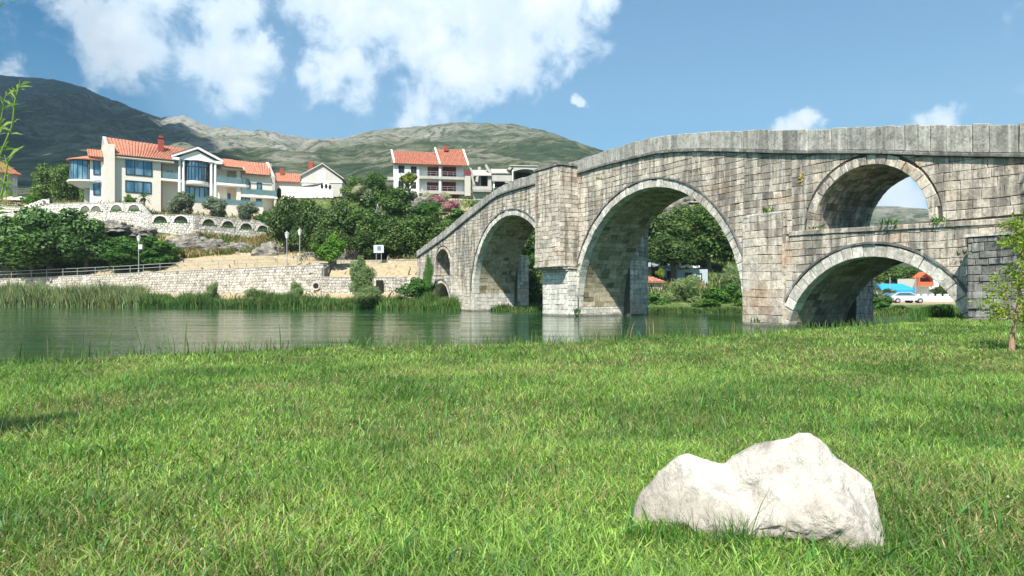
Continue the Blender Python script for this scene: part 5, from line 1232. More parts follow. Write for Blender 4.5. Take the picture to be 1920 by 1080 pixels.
def car(x, yb, d, ang, paint, label, s=1.0):
    p = at(x, yb, d); o = empty('parked_car', p, label, 'car', 'cars parked by the white fence beyond the river')
    ca, sa = math.cos(ang) * s, math.sin(ang) * s; M = lambda a, b, c: (p.x + ca * a - sa * b, p.y + sa * a + ca * b, p.z + c * s)
    prof_ = [(-2.0, .35), (-2.1, .75), (-1.95, 1.0), (-1.2, 1.42), (.2, 1.46), (1.0, 1.0), (1.95, .85), (2.1, .6), (2.05, .35)]
    m_ = MB(M); m_.prism([(a, -.85, c) for a, c in prof_], (0, 1.7, 0)); b_ = build('body', m_, paint, o)
    m_ = MB(M); m_.prism([(a, -.87, c) for a, c in [(-1.65, 1.02), (-1.1, 1.36), (.15, 1.38), (.78, 1.0)]], (0, 1.74, 0)); build('side_window', m_, M_glass, o)
    m_ = MB(M); m_.prism([(.28, -.72, 1.43), (1.03, -.78, 1.02), (1.03, .78, 1.02), (.28, .72, 1.43)], (.03, 0, .04)); build('windscreen', m_, M_glass, o)
    for a in (-1.3, 1.3):
        for b in (-.86, .86):
            m_ = MB(M); m_.prism([(a + .32 * math.cos(t), b - .1, .32 + .32 * math.sin(t)) for t in [k * math.pi / 7 for k in range(14)]], (0, .2, 0)); w_ = build('wheel', m_, M_tyre, o)
            m_ = MB(M); m_.prism([(a + .19 * math.cos(t), b - .13, .32 + .19 * math.sin(t)) for t in [k * math.pi / 5 for k in range(10)]], (0, .26, 0)); build('rim', m_, M_steel, w_)
car(1702, 568.2, 92, -.35, M_carwhite, 'silver white car parked nearest the fence, right of the dark one'); car(1684, 568.0, 94, -.3, M_cardark, 'dark car parked left of the silver white car')

# ================================================================== VEGETATION
def leaf_cloud(n, lobes, seed, size=.07, flat=1.0, elong=1.0, inner=.25, droop=0.0):
    """leaf-sized faces on the skins of many small lobes that fill a unit crown (radius 1, base at z=0, top at z=2)"""
    g_ = np.random.default_rng(seed); C = []
    while len(C) < lobes:
        p = g_.normal(size=3); p /= np.linalg.norm(p); rr = g_.uniform(.30, .86) if len(C) > lobes * .25 else g_.uniform(0, .4)
        p = p * rr; C.append((p, g_.uniform(.20, .40) * (1.15 - .35 * rr)))
    cen = np.array([c[0] for c in C]); rad = np.array([c[1] for c in C]); k = g_.choice(lobes, n, p=rad ** 2 / (rad ** 2).sum())
    d = g_.normal(size=(n, 3)); d /= np.linalg.norm(d, axis=1)[:, None]; d[:, 2] = np.where(g_.random(n) < .3, np.abs(d[:, 2]), d[:, 2])
    rr = np.where(g_.random(n) < inner, g_.uniform(.3, .9, n), g_.uniform(.86, 1.12, n) + .22 * (g_.random(n) ** 4))
    P = cen[k] + d * (rad[k] * rr)[:, None]
    nrm = d + g_.normal(size=(n, 3)) * .55 + np.array([0, 0, .35]); nrm /= np.linalg.norm(nrm, axis=1)[:, None]
    t = np.cross(nrm, g_.normal(size=(n, 3))); t[:, 2] -= droop; t /= np.linalg.norm(t, axis=1)[:, None]; b = np.cross(nrm, t)
    s_ = size * g_.uniform(.6, 1.35, n)[:, None]; L = s_ * elong; W_ = s_ / math.sqrt(elong) * .62
    V = np.stack([P - t * L, P - b * W_ + nrm * s_ * .1, P + t * L, P + b * W_ + nrm * s_ * .1], 1).reshape(-1, 3)
    V[:, 2] = V[:, 2] * flat + 1; F = np.arange(n * 4).reshape(n, 4)
    ti = np.clip(g_.normal(.46, .17, n) + (rad[k] - .3) * .3 + (g_.random(lobes)[k] - .5) * .25, 0, 1)
    return V, F, ti
PROTO = {}
def proto(key, n, lobes, seed, m_, **kw):
    V, F, ti = leaf_cloud(n, lobes, seed, **kw); PROTO[key] = npmesh(key, V, F, tint=ti, mat=m_)
for k in range(3): proto(f'oak_crown_{k}', 8500, 46, 200 + k, L_dark, size=.052, flat=.95)
for k in range(3): proto(f'broad_crown_{k}', 8500, 40, 210 + k, L_mid, size=.055)
for k in range(2): proto(f'fig_crown_{k}', 9000, 36, 220 + k, L_fig, size=.062)
for k in range(2): proto(f'olive_crown_{k}', 5200, 26, 230 + k, L_olive, size=.062, elong=2.2)
for k in range(2): proto(f'willow_crown_{k}', 8000, 34, 240 + k, L_willow, size=.048, elong=3.2, droop=.4)
proto('young_crown_0', 4200, 22, 250, L_bright, size=.085); proto('golden_crown_0', 3600, 20, 251, L_yellow, size=.085)
for k in range(2): proto(f'shrub_crown_{k}', 5200, 26, 260 + k, L_ivy, size=.075)
proto('pink_crown_0', 4200, 22, 262, L_pink, size=.075); proto('cream_crown_0', 4200, 22, 263, L_cream, size=.07)
for k in range(2): proto(f'dry_crown_{k}', 2600, 18, 270 + k, L_scrub, size=.09, elong=1.8)
def trunk_mesh(seed, spread=.5, n=6):
    r_ = random.Random(seed); m_ = MB(); m_.tint = .5
    m_.tube([(0, 0, -.3), (r_.uniform(-.04, .04), r_.uniform(-.04, .04), .5), (r_.uniform(-.1, .1), r_.uniform(-.1, .1), 1.0)], [.085, .065, .045], 8)
    for k in range(n):
        a = 2 * math.pi * k / n + r_.uniform(-.3, .3); z = r_.uniform(.45, .95)
        p1 = (spread * .5 * math.cos(a), spread * .5 * math.sin(a), z + .3); p2 = (spread * math.cos(a + .2), spread * math.sin(a + .2), z + r_.uniform(.5, .8))
        m_.tube([(0, 0, z - .05), p1, p2], [.04, .025, .008], 6)
    me = bpy.data.meshes.new('trunk'); me.from_pydata(m_.v, [], m_.f); me.materials.append(M_bark); a_ = me.attributes.new('tint', 'FLOAT', 'FACE'); a_.data.foreach_set('value', m_.t); return me
TRUNKS = [trunk_mesh(300 + k) for k in range(3)]
rv = random.Random(17)
def plant(name, kind, x, ytop, ybot, wpx, d, label, cat, group=None, clear=0.0, depth=1.0, trunk=True, rot=None):
    """x, ytop, ybot, wpx: photo columns/rows of the crown; d: depth; clear: bare trunk share of the crown height"""
    top, bot = at(x, ytop, d), at(x, ybot, d); w_ = wpx / FPX * d / 2; H = top.z - bot.z
    zg_ = bh(top.x, top.y) if d > 45 else float(nearH(np.array([top.x]), np.array([top.y]))[0])
    if zg_ < -1 or trunk is None: zg_ = bot.z
    root = empty(name, (top.x, top.y, min(zg_, bot.z + .3)), label, cat, group); ks = [k for k in PROTO if k.startswith(kind)]
    ang = rv.uniform(0, 6.28) if rot is None else rot
    if trunk:
        t_ = link('trunk', rv.choice(TRUNKS), root, WL[root.name]); L = max(.6, bot.z + H * .62 - WL[root.name].z); t_.scale = (L * .9, L * .9, L / 1.25); t_.rotation_euler.z = ang
    c = link('crown' if trunk else 'foliage', PROTO[rv.choice(ks)], root, bot); c.scale = (w_ * rv.uniform(1.0, 1.1), w_ * depth, H / 2 * 1.02); c.rotation_euler.z = ang if depth == 1 else 0
    return root
# -- big trees: kind, column, top row, crown bottom row, width, depth
G1 = 'dark evergreen trees below the houses'
oaks = [('oak', 535, 365, 470, 92, 100, 'dark evergreen tree right of the villa, leftmost of the dark row'), ('oak', 590, 362, 482, 100, 97, 'dark evergreen tree directly behind the bright young tree'),
        ('oak', 645, 372, 486, 96, 95, 'dark evergreen tree between the young tree and the notice board'), ('broad', 700, 385, 484, 100, 94, 'broad dark tree directly above the notice board'),
        ('oak', 752, 395, 488, 100, 92, 'dark tree right of the notice board at the bridge end'), ('broad', 800, 398, 478, 90, 91, 'leafy tree whose crown touches the sloping bridge parapet'),
        ('oak', 618, 420, 490, 90, 93, 'low dark tree filling the gap under the evergreen row'), ('oak', 690, 430, 490, 96, 91, 'low dark bushy tree behind the notice board posts'),
        ('broad', 840, 410, 470, 70, 97, 'small rounded tree behind the middle of the sloping parapet'), ('broad', 700, 325, 400, 76, 120, 'green tree on the hill crest left of the white house'),
        ('broad', 745, 352, 420, 90, 114, 'green bushy tree on the slope under the white house'), ('broad', 668, 332, 395, 56, 123, 'tree on the crest just right of the gabled house'),
        ('oak', 780, 400, 450, 80, 100, 'dark tree in the middle of the slope below the oleanders')]
for kd, x, yt, yb, w_, d, lb in oaks: plant('evergreen_tree' if kd == 'oak' else 'broadleaf_tree', kd, x, yt, yb, w_, d, lb, 'tree', G1)
for x, yt, yb, w_, d, lb in [(85, 305, 385, 66, 138, 'dark tree behind the garden wall, left of the villa, farther left one'), (130, 297, 388, 70, 135, 'dark tree touching the left corner of the villa'), (160, 330, 386, 30, 128, 'narrow dark tree squeezed against the glass bay of the villa')]:
    plant('broadleaf_tree', 'broad', x, yt, yb, w_, d, lb, 'tree', 'trees left of the villa')
# -- fig thicket at left
for x, yt, yb, w_, d, lb in [(95, 385, 505, 150, 97.5, 'large glossy green fig tree above the handrail, the biggest of the thicket'), (25, 408, 508, 110, 98.5, 'glossy green fig tree at the left edge of the photo'), (160, 410, 508, 105, 98, 'dark green fig tree left of the single lamp post'), (60, 440, 512, 150, 97, 'low leafy fig shrub hanging over the handrail'), (-60, 400, 510, 130, 99, 'fig tree just past the left edge')]:
    plant('fig_tree', 'fig', x, yt, yb, w_, d, lb, 'tree', 'fig thicket above the promenade')
for x, yt, yb, w_, d, lb in [(215, 440, 500, 80, 99, 'green bush left of the single lamp post'), (262, 443, 500, 90, 98.5, 'green bush right behind the single lamp post'), (308, 452, 496, 72, 98, 'green bush at the right end of the thicket by the dry slope'), (235, 465, 508, 100, 96.5, 'low green ground bush in front of the thicket'), (290, 470, 502, 80, 96.5, 'low green bush behind the handrail right of the lamp')]:
    plant('bush', 'shrub', x, yt, yb, w_, d, lb, 'bush', 'green bushes around the lamp post', trunk=False)
# -- shrubs by the villa
for x, yt, yb, w_, d, kd, lb, nm in [(337, 362, 404, 58, 112, 'olive', 'grey-green olive bush left of the portico stairs', 'olive_tree'), (405, 370, 410, 48, 113.5, 'olive', 'grey-green olive bush under the villa terrace, middle one', 'olive_tree'), (463, 378, 416, 46, 115, 'olive', 'grey-green olive bush under the villa terrace, right one', 'olive_tree'),
        (357, 363, 395, 16, 112, 'shrub', 'narrow green cypress bush before the glazed doors', 'cypress_bush'), (245, 365, 382, 22, 110, 'young', 'small yellow-green shrub beside the palm', 'shrub'), (57, 364, 384, 36, 113, 'young', 'light green shrub beside the parasols', 'shrub'), (500, 395, 420, 40, 116, 'shrub', 'green shrub at the right end of the villa terrace', 'shrub')]:
    plant(nm, kd, x, yt, yb, w_, d, lb, 'bush' if nm != 'olive_tree' else 'tree', 'olive bushes on the villa terrace' if nm == 'olive_tree' else None, trunk=(kd != 'olive'))
# palm
p = at(270, 386, 109.6); pm = empty('palm', p, 'small fan palm in front of the cream villa wall', 'palm'); c = at(270, 371, 109.8)
build('trunk', MB().tube([(p.x, p.y, p.z - .5), (c.x, c.y, c.z)], [.2, .16], 8), M_bark, pm); m_ = MB()
for k in range(34):
    a = k * 2.4; e = rv.uniform(-.5, 1.2); L = rv.uniform(1.0, 1.5); d_ = Vector((math.cos(a) * math.cos(e), math.sin(a) * math.cos(e), math.sin(e))); s_ = d_.cross(Vector((0, 0, 1))).normalized() * .16; m_.tint = rv.uniform(.2, .7)
    q0, q1, q2 = c, c + d_ * L * .6, c + d_ * L + Vector((0, 0, -.35 * L))
    m_.face([m_.raw(v) for v in (q0, q1 - s_, q2, q1 + s_)])
build('fronds', m_, L_mid, pm)
# -- hill flowers and shrubs around the white house
for x, yt, yb, w_, d, kd, lb in [(765, 322, 352, 34, 127, 'golden', 'round golden-green tree clipped against the white house')]: plant('clipped_tree', kd, x, yt, yb, w_, d, lb, 'tree')
for x, yt, yb, w_, d, kd, lb in [(822, 366, 392, 34, 117, 'pink', 'pink flowering oleander, left of the two pink ones'), (848, 376, 402, 40, 115, 'pink', 'pink flowering oleander nearest the bridge parapet'), (800, 360, 385, 34, 118, 'cream', 'cream-white flowering oleander above the pink ones'), (832, 360, 376, 34, 119, 'cream', 'pale flowering shrub beneath the white house balcony'), (672, 346, 368, 26, 119, 'cream', 'pale cream flowering shrub on the crest near the gabled house')]:
    plant('oleander', kd, x, yt, yb, w_, d, lb, 'flowering shrub', 'oleanders on the slope', trunk=False)
for x, yt, yb, w_, d, kd, lb in [(800, 376, 420, 70, 112, 'shrub', 'green shrub under the pale oleander'), (862, 392, 425, 60, 108, 'shrub', 'green shrub right of the pink oleanders'), (893, 376, 400, 26, 124, 'shrub', 'bright green shrub between parapet and the concrete house'), (740, 410, 450, 90, 106, 'broad', 'leafy shrub in the middle of the slope'), (660, 400, 440, 70, 106, 'broad', 'leafy shrub left of the rocky gap on the slope'), (870, 420, 470, 70, 98, 'shrub', 'green shrub behind the middle of the bridge ramp')]:
    plant('bush', kd, x, yt, yb, w_, d, lb, 'bush', 'shrubs on the slope by the bridge', trunk=False)
# -- foreground of the far bank
plant('young_tree', 'young', 617, 442, 490, 62, 83.5, 'bright green young tree with a thin trunk beside the stairs', 'tree')
plant('willow_bush', 'willow', 679, 490, 560, 52, 71, 'tall silvery willow bush at the waterline before the stone wall', 'bush', trunk=False); plant('willow_bush', 'willow', 690, 535, 580, 66, 69.5, 'low dense willow growth at the foot of the tall willow bush', 'bush', trunk=False)
plant('willow_bush', 'willow', 676, 478, 520, 22, 71.2, 'slender pale top shoots of the tall willow bush', 'bush', trunk=False); plant('willow_bush', 'willow', 556, 527, 566, 32, 76, 'small pale willow shoot in the reeds left of the concrete slab', 'bush', trunk=False); plant('willow_bush', 'willow', 397, 528, 566, 26, 79, 'slender pale willow shoot in the reeds before the retaining wall', 'bush', trunk=False)
plant('willow_bush', 'willow', 478, 540, 568, 40, 77, 'low pale shoot in the reeds between the two willow shoots', 'bush', trunk=False)
for x, yt, yb, w_, d, lb in [(780, 520, 562, 66, 68.5, 'dense ivy mound hanging over the abutment wall'), (803, 478, 545, 17, 66.6, 'ivy climbing the face of the bridge end')]: plant('ivy', 'shrub', x, yt, yb, w_, d, lb, 'ivy', trunk=False, depth=.35 if w_ < 20 else .7)
plant('bush', 'shrub', 985, 475, 520, 60, 74, 'fresh green bush seen through the left arch', 'bush', trunk=False)
for x, yt, yb, w_, d, lb in [(985, 500, 585, 90, 66, 'dark spreading bush at the water under the left arch'), (960, 405, 510, 100, 84, 'dark tree filling the top of the left arch view'), (1010, 380, 520, 110, 90, 'dark tree behind the central pier'), (1060, 400, 530, 120, 86, 'tree hidden behind the central pier top')]:
    plant('broadleaf_tree', 'oak', x, yt, yb, w_, d, lb, 'tree', 'trees seen through the left arch')
# -- through the main arch
for kd, x, yt, yb, w_, d, lb in [('oak', 1232, 378, 500, 130, 96, 'big dark tree over the riverside house, left one under the main arch'), ('broad', 1330, 390, 500, 130, 97, 'big dark tree over the riverside house, middle one under the main arch'), ('oak', 1290, 410, 490, 120, 100, 'dark tree between the two largest trees under the main arch'), ('oak', 1395, 410, 510, 110, 98, 'dark tree at the right edge of the main arch view'), ('oak', 1262, 440, 506, 120, 84, 'overhanging dark tree right above the pale riverside house'), ('broad', 1290, 385, 440, 90, 120, 'lighter tree on the slope below the stone house'), ('broad', 1340, 372, 430, 80, 125, 'tree on the slope right of the stone house')]:
    plant('broadleaf_tree', kd, x, yt, yb, w_, d, lb, 'tree', 'trees seen through the main arch')
for kd, x, yt, yb, w_, d, lb in [('willow', 1278, 516, 584, 84, 66, 'rounded willow bush at the waterline under the main arch'), ('shrub', 1225, 548, 586, 62, 64, 'low green bush left of the round willow under the main arch'), ('willow', 1378, 490, 570, 70, 70, 'tall pale willow beside the right pier'), ('shrub', 1352, 532, 586, 76, 65, 'glossy green bush right of the round willow'), ('shrub', 1330, 560, 588, 60, 62, 'low bright green waterline bush beside the right pier'), ('golden', 1238, 502, 524, 20, 76, 'small golden bush by the riverside house'), ('shrub', 1390, 540, 588, 40, 62, 'green bush touching the right pier at the waterline')]:
    plant('bush', kd, x, yt, yb, w_, d, lb, 'bush', 'bushes at the waterline under the main arch', trunk=False)
# -- through the lower right arch
for kd, x, yt, yb, w_, d, lb in [('olive', 1625, 520, 585, 70, 62, 'grey-green willow at the left of the lower arch view'), ('shrub', 1648, 556, 588, 60, 57, 'green bush under the grey-green willow'), ('shrub', 1690, 572, 590, 60, 55, 'low green bank bush in the middle of the lower arch view'), ('shrub', 1755, 570, 590, 80, 55, 'low green bank bush at the right of the lower arch view'), ('broad', 1670, 496, 545, 100, 140, 'dark tree behind the blue awning'), ('broad', 1705, 502, 550, 60, 138, 'dark tree left of the orange chalet'), ('oak', 1766, 532, 562, 40, 106, 'small dark conifer-like tree right of the orange chalet'), ('broad', 1620, 490, 550, 80, 138, 'dark tree at the top left of the lower arch view'), ('broad', 1790, 500, 560, 70, 140, 'dark tree behind the right rim of the lower arch'), ('broad', 1665, 540, 562, 36, 100, 'small green tree beneath the blue awning')]:
    plant('bush' if d < 70 else 'broadleaf_tree', kd, x, yt, yb, w_, d, lb, 'bush' if d < 70 else 'tree', 'greenery seen through the lower right arch', trunk=(d > 70))
# -- crags: broken rock along the villa terrace and beside the white house
def crag(x, y, d, w_, h_, seed, label, dep=.5, mt=None):
    g_ = np.random.default_rng(seed); p = at(x, y, d); sx, sz = w_ / FPX * d / 2, h_ / FPX * d
    nu, nv = 64, 30; U, V_ = np.meshgrid(np.linspace(0, 2 * np.pi, nu, endpoint=False), np.linspace(-.25, np.pi / 2, nv))
    dx, dy, dz = np.cos(U) * np.cos(V_), np.sin(U) * np.cos(V_), np.sin(V_)
    r_ = .62 + 1.1 * (fbm(dx * 2.6 + seed, dy * 2.6 + dz * 3, 5, seed % 7) - .45) + .5 * np.round(4 * fbm(dz * 4 + 3, dx * 2.5 + seed, 3, 3)) / 4
    P = np.stack([p.x + dx * r_ * sx, p.y + dy * r_ * sx * dep, p.z + dz * r_ * sz], -1).reshape(-1, 3); i = np.arange(nu * nv).reshape(nv, nu)
    F = np.stack([i[:-1], np.roll(i, -1, 1)[:-1], np.roll(i, -1, 1)[1:], i[1:]], -1).reshape(-1, 4)
    tag(link('crag', npmesh('crag', P - np.array(p), F, mat=mt or M_crag), None, p), label, 'rock', 'limestone crags on the far bank')
for a in [(216, 432, 106, 70, 18, 1, 'low brown crag under the left part of the garden wall'), (262, 440, 106.5, 60, 14, 2, 'small crag below the corner of the garden wall'), (350, 462, 106, 80, 22, 3, 'long grey crag right of the thicket'), (400, 472, 105, 70, 20, 4, 'grey crag around the slate plaque'), (450, 474, 103, 70, 18, 5, 'grey crag above the low slope wall'), (505, 482, 99, 60, 24, 6, 'grey crag left of the paired lamps'), (655, 488, 93, 50, 34, 7, 'shaded rock face under the dark trees right of the young tree'), (775, 392, 115, 60, 30, 8, 'grey rock outcrop below the white house'), (690, 372, 119, 30, 16, 9, 'pale rock on the crest near the gabled house'), (708, 430, 104, 30, 40, 10, 'rocky gap between the two groups of trees'), (1262, 400, 140, 60, 40, 11, 'white limestone cliff under the old stone house'), (1300, 378, 150, 70, 16, 12, 'pale rock ledge at the foot of the old stone house')]: crag(*a)

# ---- blades: reeds and grasses
def blades(px, py, pz, h, w_, lean, col, seg=3, g_=rng, bend=1.0, name='b'):
    """each blade: tapering strip of seg quads ending in a tip; returns V, F(tri)"""
    n = len(px); a = g_.uniform(0, 2 * np.pi, n); la = g_.uniform(0, 2 * np.pi, n); dx, dy = np.cos(a), np.sin(a); lx, ly = np.cos(la) * lean, np.sin(la) * lean
    rows = []; ts = np.linspace(0, 1, seg + 1)
    for t in ts[:-1]:
        off = (t ** 1.7) * bend; x = px + lx * h * off; y = py + ly * h * off; z = pz + h * t * (1 - .28 * lean * t * bend)
        ww = w_ * (1 - t * .55) * (.55 + .9 * min(t * 3, 1) * .5)
        rows.append(np.stack([x - dx * ww, y - dy * ww, z], 1)); rows.append(np.stack([x + dx * ww, y + dy * ww, z], 1))
    x = px + lx * h * bend; y = py + ly * h * bend; rows.append(np.stack([x, y, pz + h * (1 - .28 * lean * bend)], 1))
    V_ = np.stack(rows, 1); k = 2 * seg + 1; b = (np.arange(n) * k)[:, None]; T = []
    for s_ in range(seg - 1): T += [[2 * s_, 2 * s_ + 1, 2 * s_ + 3], [2 * s_, 2 * s_ + 3, 2 * s_ + 2]]
    T.append([2 * seg - 2, 2 * seg - 1, 2 * seg]); T = np.array(T); F = (b[:, None, :] + T[None]).reshape(-1, 3)
    return V_.reshape(-1, 3), F, np.repeat(col, len(T), 0)
def bladecol(n, base, g_, u=None, dry=.08, var=.25):
    c = np.array(base[0])[None] * (1 - g_.random((n, 1))) + np.array(base[1])[None] * g_.random((n, 1)); c = c * g_.uniform(1 - var, 1 + var, (n, 1))
    d = g_.random(n) < (dry if u is None else dry * u); c[d] = np.array((.34, .27, .12)) * g_.uniform(.6, 1.2, (d.sum(), 1)); return c
def reed_bed(name, label, x0, x1, n, hh, off, seed, base=((.05, .10, .03), (.13, .20, .07)), wd=.05):
    g_ = np.random.default_rng(seed); xs = g_.uniform(x0, x1, n); d = np.interp(xs, [s[0] for s in SH], [s[1] for s in SH]) + g_.uniform(off[0], off[1], n)
    X = (xs - CX) / FPX * d; Z = np.maximum(bankH(X, d), -.2); clump = .55 + .9 * vnoise(X * .9, d * .9, 4)
    h = np.interp(xs, hh[0], hh[1]) * g_.uniform(.55, 1.1, n) * clump
    V_, F, C_ = blades(X, d, Z, h, wd * g_.uniform(.6, 1.3, n), g_.uniform(.1, .5, n), bladecol(n, base, g_, dry=.10), 2, g_)
    tag(link(name, npmesh(name, V_, F, col=C_, mat=M_blade)), label, kind='stuff')
reed_bed('reeds', 'tall pale green reeds along the far shore at left', -500, 275, 30000, ([-500, 200, 262, 275], [2.4, 2.35, 2.0, 1.4]), (-.6, 4.5), 401, ((.11, .17, .06), (.30, .36, .18)), .055)
reed_bed('shore_grass', 'lower dark green sedge along the far waterline', 262, 860, 24000, ([262, 300, 560, 600, 760, 860], [1.9, 1.5, 1.3, .9, 1.2, 1.3]), (-.8, 1.8), 402, ((.05, .12, .03), (.14, .26, .06)), .045)
reed_bed('shore_grass_beyond', 'green grass at the waterline behind the bridge', 900, 1420, 9000, ([900, 1420], [.7, .5]), (-.6, 1.5), 403, ((.03, .08, .02), (.10, .19, .045)), .05)
reed_bed('shore_grass_right', 'green grass at the waterline under the lower right arch', 1560, 2100, 9000, ([1560, 2100], [.5, .5]), (-.5, 2.5), 404, ((.05, .11, .02), (.13, .22, .05)), .04)
# scrubby ground cover on the slopes (dry stalks and weeds)
g_ = np.random.default_rng(77); n = 42000; xs = g_.uniform(-100, 1450, n); d = g_.uniform(66, 132, n); X = (xs - CX) / FPX * d; gr = green(X, d); keep = (g_.random(n) < np.clip(gr * 1.5 - .25, .03, 1)); X, d, gr = X[keep], d[keep], gr[keep]
Z = bankH(X, d); k = Z > .6; X, d, Z, gr = X[k], d[k], Z[k], gr[k]; n = len(X); mixv = fbm(X * .15, d * .15, 3, 8)[:, None]
c = np.where(g_.random((n, 1)) < np.clip(.25 + (mixv - .5) * 2.2, .05, .9), np.array([[.30, .23, .10]]), np.array([[.07, .12, .03]])) * g_.uniform(.6, 1.3, (n, 1))
V_, F, C_ = blades(X, d, Z - .05, g_.uniform(.3, .95, n), g_.uniform(.05, .13, n), g_.uniform(.2, .8, n), c, 2, g_)
tag(link('slope_weeds', npmesh('slope_weeds', V_, F, col=C_, mat=M_blade)), 'weeds and dry stalks growing over the far slope', kind='stuff')

g_ = np.random.default_rng(78); n = 15000; xs = g_.uniform(185, 545, n); d = g_.uniform(100.5, 112, n); X = (xs - CX) / FPX * d; Z = bankH(X, d); cl = fbm(X * .5, d * .5, 3, 12); k = g_.random(n) < np.clip((cl - .35) * 3, 0, 1); X, d, Z, cl = X[k], d[k], Z[k], cl[k]; n = len(X)
mixv = fbm(X * .25, d * .4, 3, 14)[:, None]; c = np.where(g_.random((n, 1)) < np.clip(.4 + (mixv - .5) * 3, .05, .9), np.array([[.34, .24, .10]]), np.array([[.10, .17, .04]])) * g_.uniform(.6, 1.4, (n, 1))
V_, F, C_ = blades(X, d, Z - .05, g_.uniform(.35, 1.25, n), g_.uniform(.06, .14, n), g_.uniform(.2, .8, n), c, 2, g_)
tag(link('crag_scrub', npmesh('crag_scrub', V_, F, col=C_, mat=M_blade)), 'tawny and green scrub growing over the crags below the villa wall', kind='stuff')

# ================================================================== NEAR BANK
def scatter(n, y0, y1, pw, g_, mg=1.12):
    """points in the wedge the photograph shows, denser towards the viewer by pw"""
    u = g_.random(n); Y = (y0 ** pw + u * (y1 ** pw - y0 ** pw)) ** (1 / pw); X = (g_.random(n) * 2 - 1) * (.745 * mg * Y + .35); return X, Y
g_ = np.random.default_rng(500); Vs, Fs, Cs = [], [], []; base_i = 0
def addb(V_, F, C_):
    global base_i
    Vs.append(V_); Fs.append(F + base_i); Cs.append(C_); base_i += len(V_)
ROCK = [(.56, 1.62, 2.98, 3.36)]
def lawn(n, y0, y1, pw, hm, wm, seg, dens=True):
    X, Y = scatter(n, y0, y1, pw, g_); k = Y < edgeY(X) + .35
    cl = fbm(X * 1.3, Y * 1.3, 3, 61); k &= g_.random(n) < np.clip(.35 + 1.3 * cl, 0, 1)
    rk = (X > .66) & (X < 1.6) & (np.abs(Y - (3.62 - .36 * (X - .6))) < .13); k &= ~rk
    X, Y, cl = X[k], Y[k], cl[k]; n = len(X); Z = nearH(X, Y) - .01
    tall = np.clip(fbm(X * .8 + 5, Y * .8, 3, 62) * 2.2 - .75, 0, 1); big = fbm(X * .25, Y * .25, 3, 63)
    h = hm * (.55 + .75 * tall + .5 * cl) * g_.uniform(.5, 1.25, n)
    tone = np.clip(.5 + (fbm(X * .9, Y * .9, 4, 64) - .5) * 2.6 + (big - .5) * .8 + g_.normal(0, .25, n), 0, 1)[:, None]
    c = np.array([[.092, .200, .032]]) * (1 - tone) + np.array([[.285, .445, .092]]) * tone
    c = c * g_.uniform(.5, 1.5, (n, 1)); bl = g_.random(n) < .12; c[bl] = np.array([.10, .19, .08]) * g_.uniform(.7, 1.3, (bl.sum(), 1))
    dryp = np.clip(.06 + (fbm(X * .7 + 9, Y * .7, 4, 65) - .5) * 1.1, .025, .4); dr = g_.random(n) < dryp; c[dr] = np.array([.42, .36, .17]) * g_.uniform(.5, 1.15, (dr.sum(), 1))
    wd_ = wm * g_.uniform(.5, 1.4, n) * (1 + (Y - y0) * .05)
    addb(*blades(X, Y, Z, h, wd_, g_.uniform(.25, 1.35, n), c, seg, g_, bend=.9))
def outer_lawn(n):
    X = g_.uniform(-24, 30, n); Y = g_.uniform(-6, 34, n); k = (Y < edgeY(X) + .3) & ((np.abs(X) > .745 * 1.1 * Y + .3) | (Y < 2.3)); X, Y = X[k], Y[k]; n = len(X)
    tone = np.clip(.5 + (fbm(X * .9, Y * .9, 4, 64) - .5) * 2.6, 0, 1)[:, None]; c = np.array([[.092, .200, .032]]) * (1 - tone) + np.array([[.285, .445, .092]]) * tone
    addb(*blades(X, Y, nearH(X, Y) - .01, .13 * g_.uniform(.5, 1.2, n), np.full(n, .010), g_.uniform(.25, 1.3, n), c * g_.uniform(.6, 1.4, (n, 1)), 2, g_, bend=.9))
lawn(150000, 2.3, 5.2, 1.3, .075, .0036, 3); lawn(150000, 4.8, 11, 1.5, .080, .0042, 2); lawn(170000, 10, 30, 1.6, .10, .0075, 2); outer_lawn(110000)
tag(link('grass', npmesh('grass', np.concatenate(Vs), np.concatenate(Fs), col=np.concatenate(Cs), mat=M_blade)), 'lush meadow grass covering the near bank', kind='stuff')
# longer stems with seed heads, broad leaves and clover heads
Vs, Fs, Cs = [], [], []; base_i = 0
def stems(n, y0, y1, h0, h1, wd, col, lean=.5, edge=False, seg=3, xr=None):
    X, Y = scatter(n, y0, y1, 1.6, g_)
    if edge: X = g_.uniform(*(xr or (-16, 22)), n); Y = edgeY(X) + g_.uniform(-.7, .35, n)
    k = Y < edgeY(X) + .45; X, Y = X[k], Y[k]; n = len(X); c = np.array([col]) * g_.uniform(.6, 1.3, (n, 1))
    addb(*blades(X, Y, nearH(X, Y), g_.uniform(h0, h1, n), np.full(n, wd), g_.uniform(.05, lean, n), c, seg, g_, bend=.8)); return X, Y
stems(1400, 2.4, 8, .14, .26, .0016, (.30, .30, .13)); stems(2600, 2.4, 9, .08, .18, .007, (.09, .24, .05), 1.1); stems(1600, 2.4, 9, .05, .13, .0022, (.50, .42, .22), 1.2)
stems(4500, 0, 0, .12, .34, .009, (.10, .20, .04), .6, True); stems(600, 0, 0, .2, .42, .005, (.28, .26, .11), .4, True)
stems(30, 0, 0, .35, .72, .016, (.09, .18, .05), .4, True, 3, (-8.5, -4.6)); stems(120, 0, 0, .35, .7, .014, (.09, .19, .05), .5, True, 3, (14, 18)); stems(700, 0, 0, .3, .62, .016, (.07, .17, .035), .5, True, 3, (14.2, 18.5))
stems(46, 0, 0, .4, .75, .012, (.25, .20, .10), .35, True, 3, (2.4, 6.0)); stems(16, 0, 0, .3, .55, .012, (.28, .20, .08), .5, True, 3, (-8, -5))
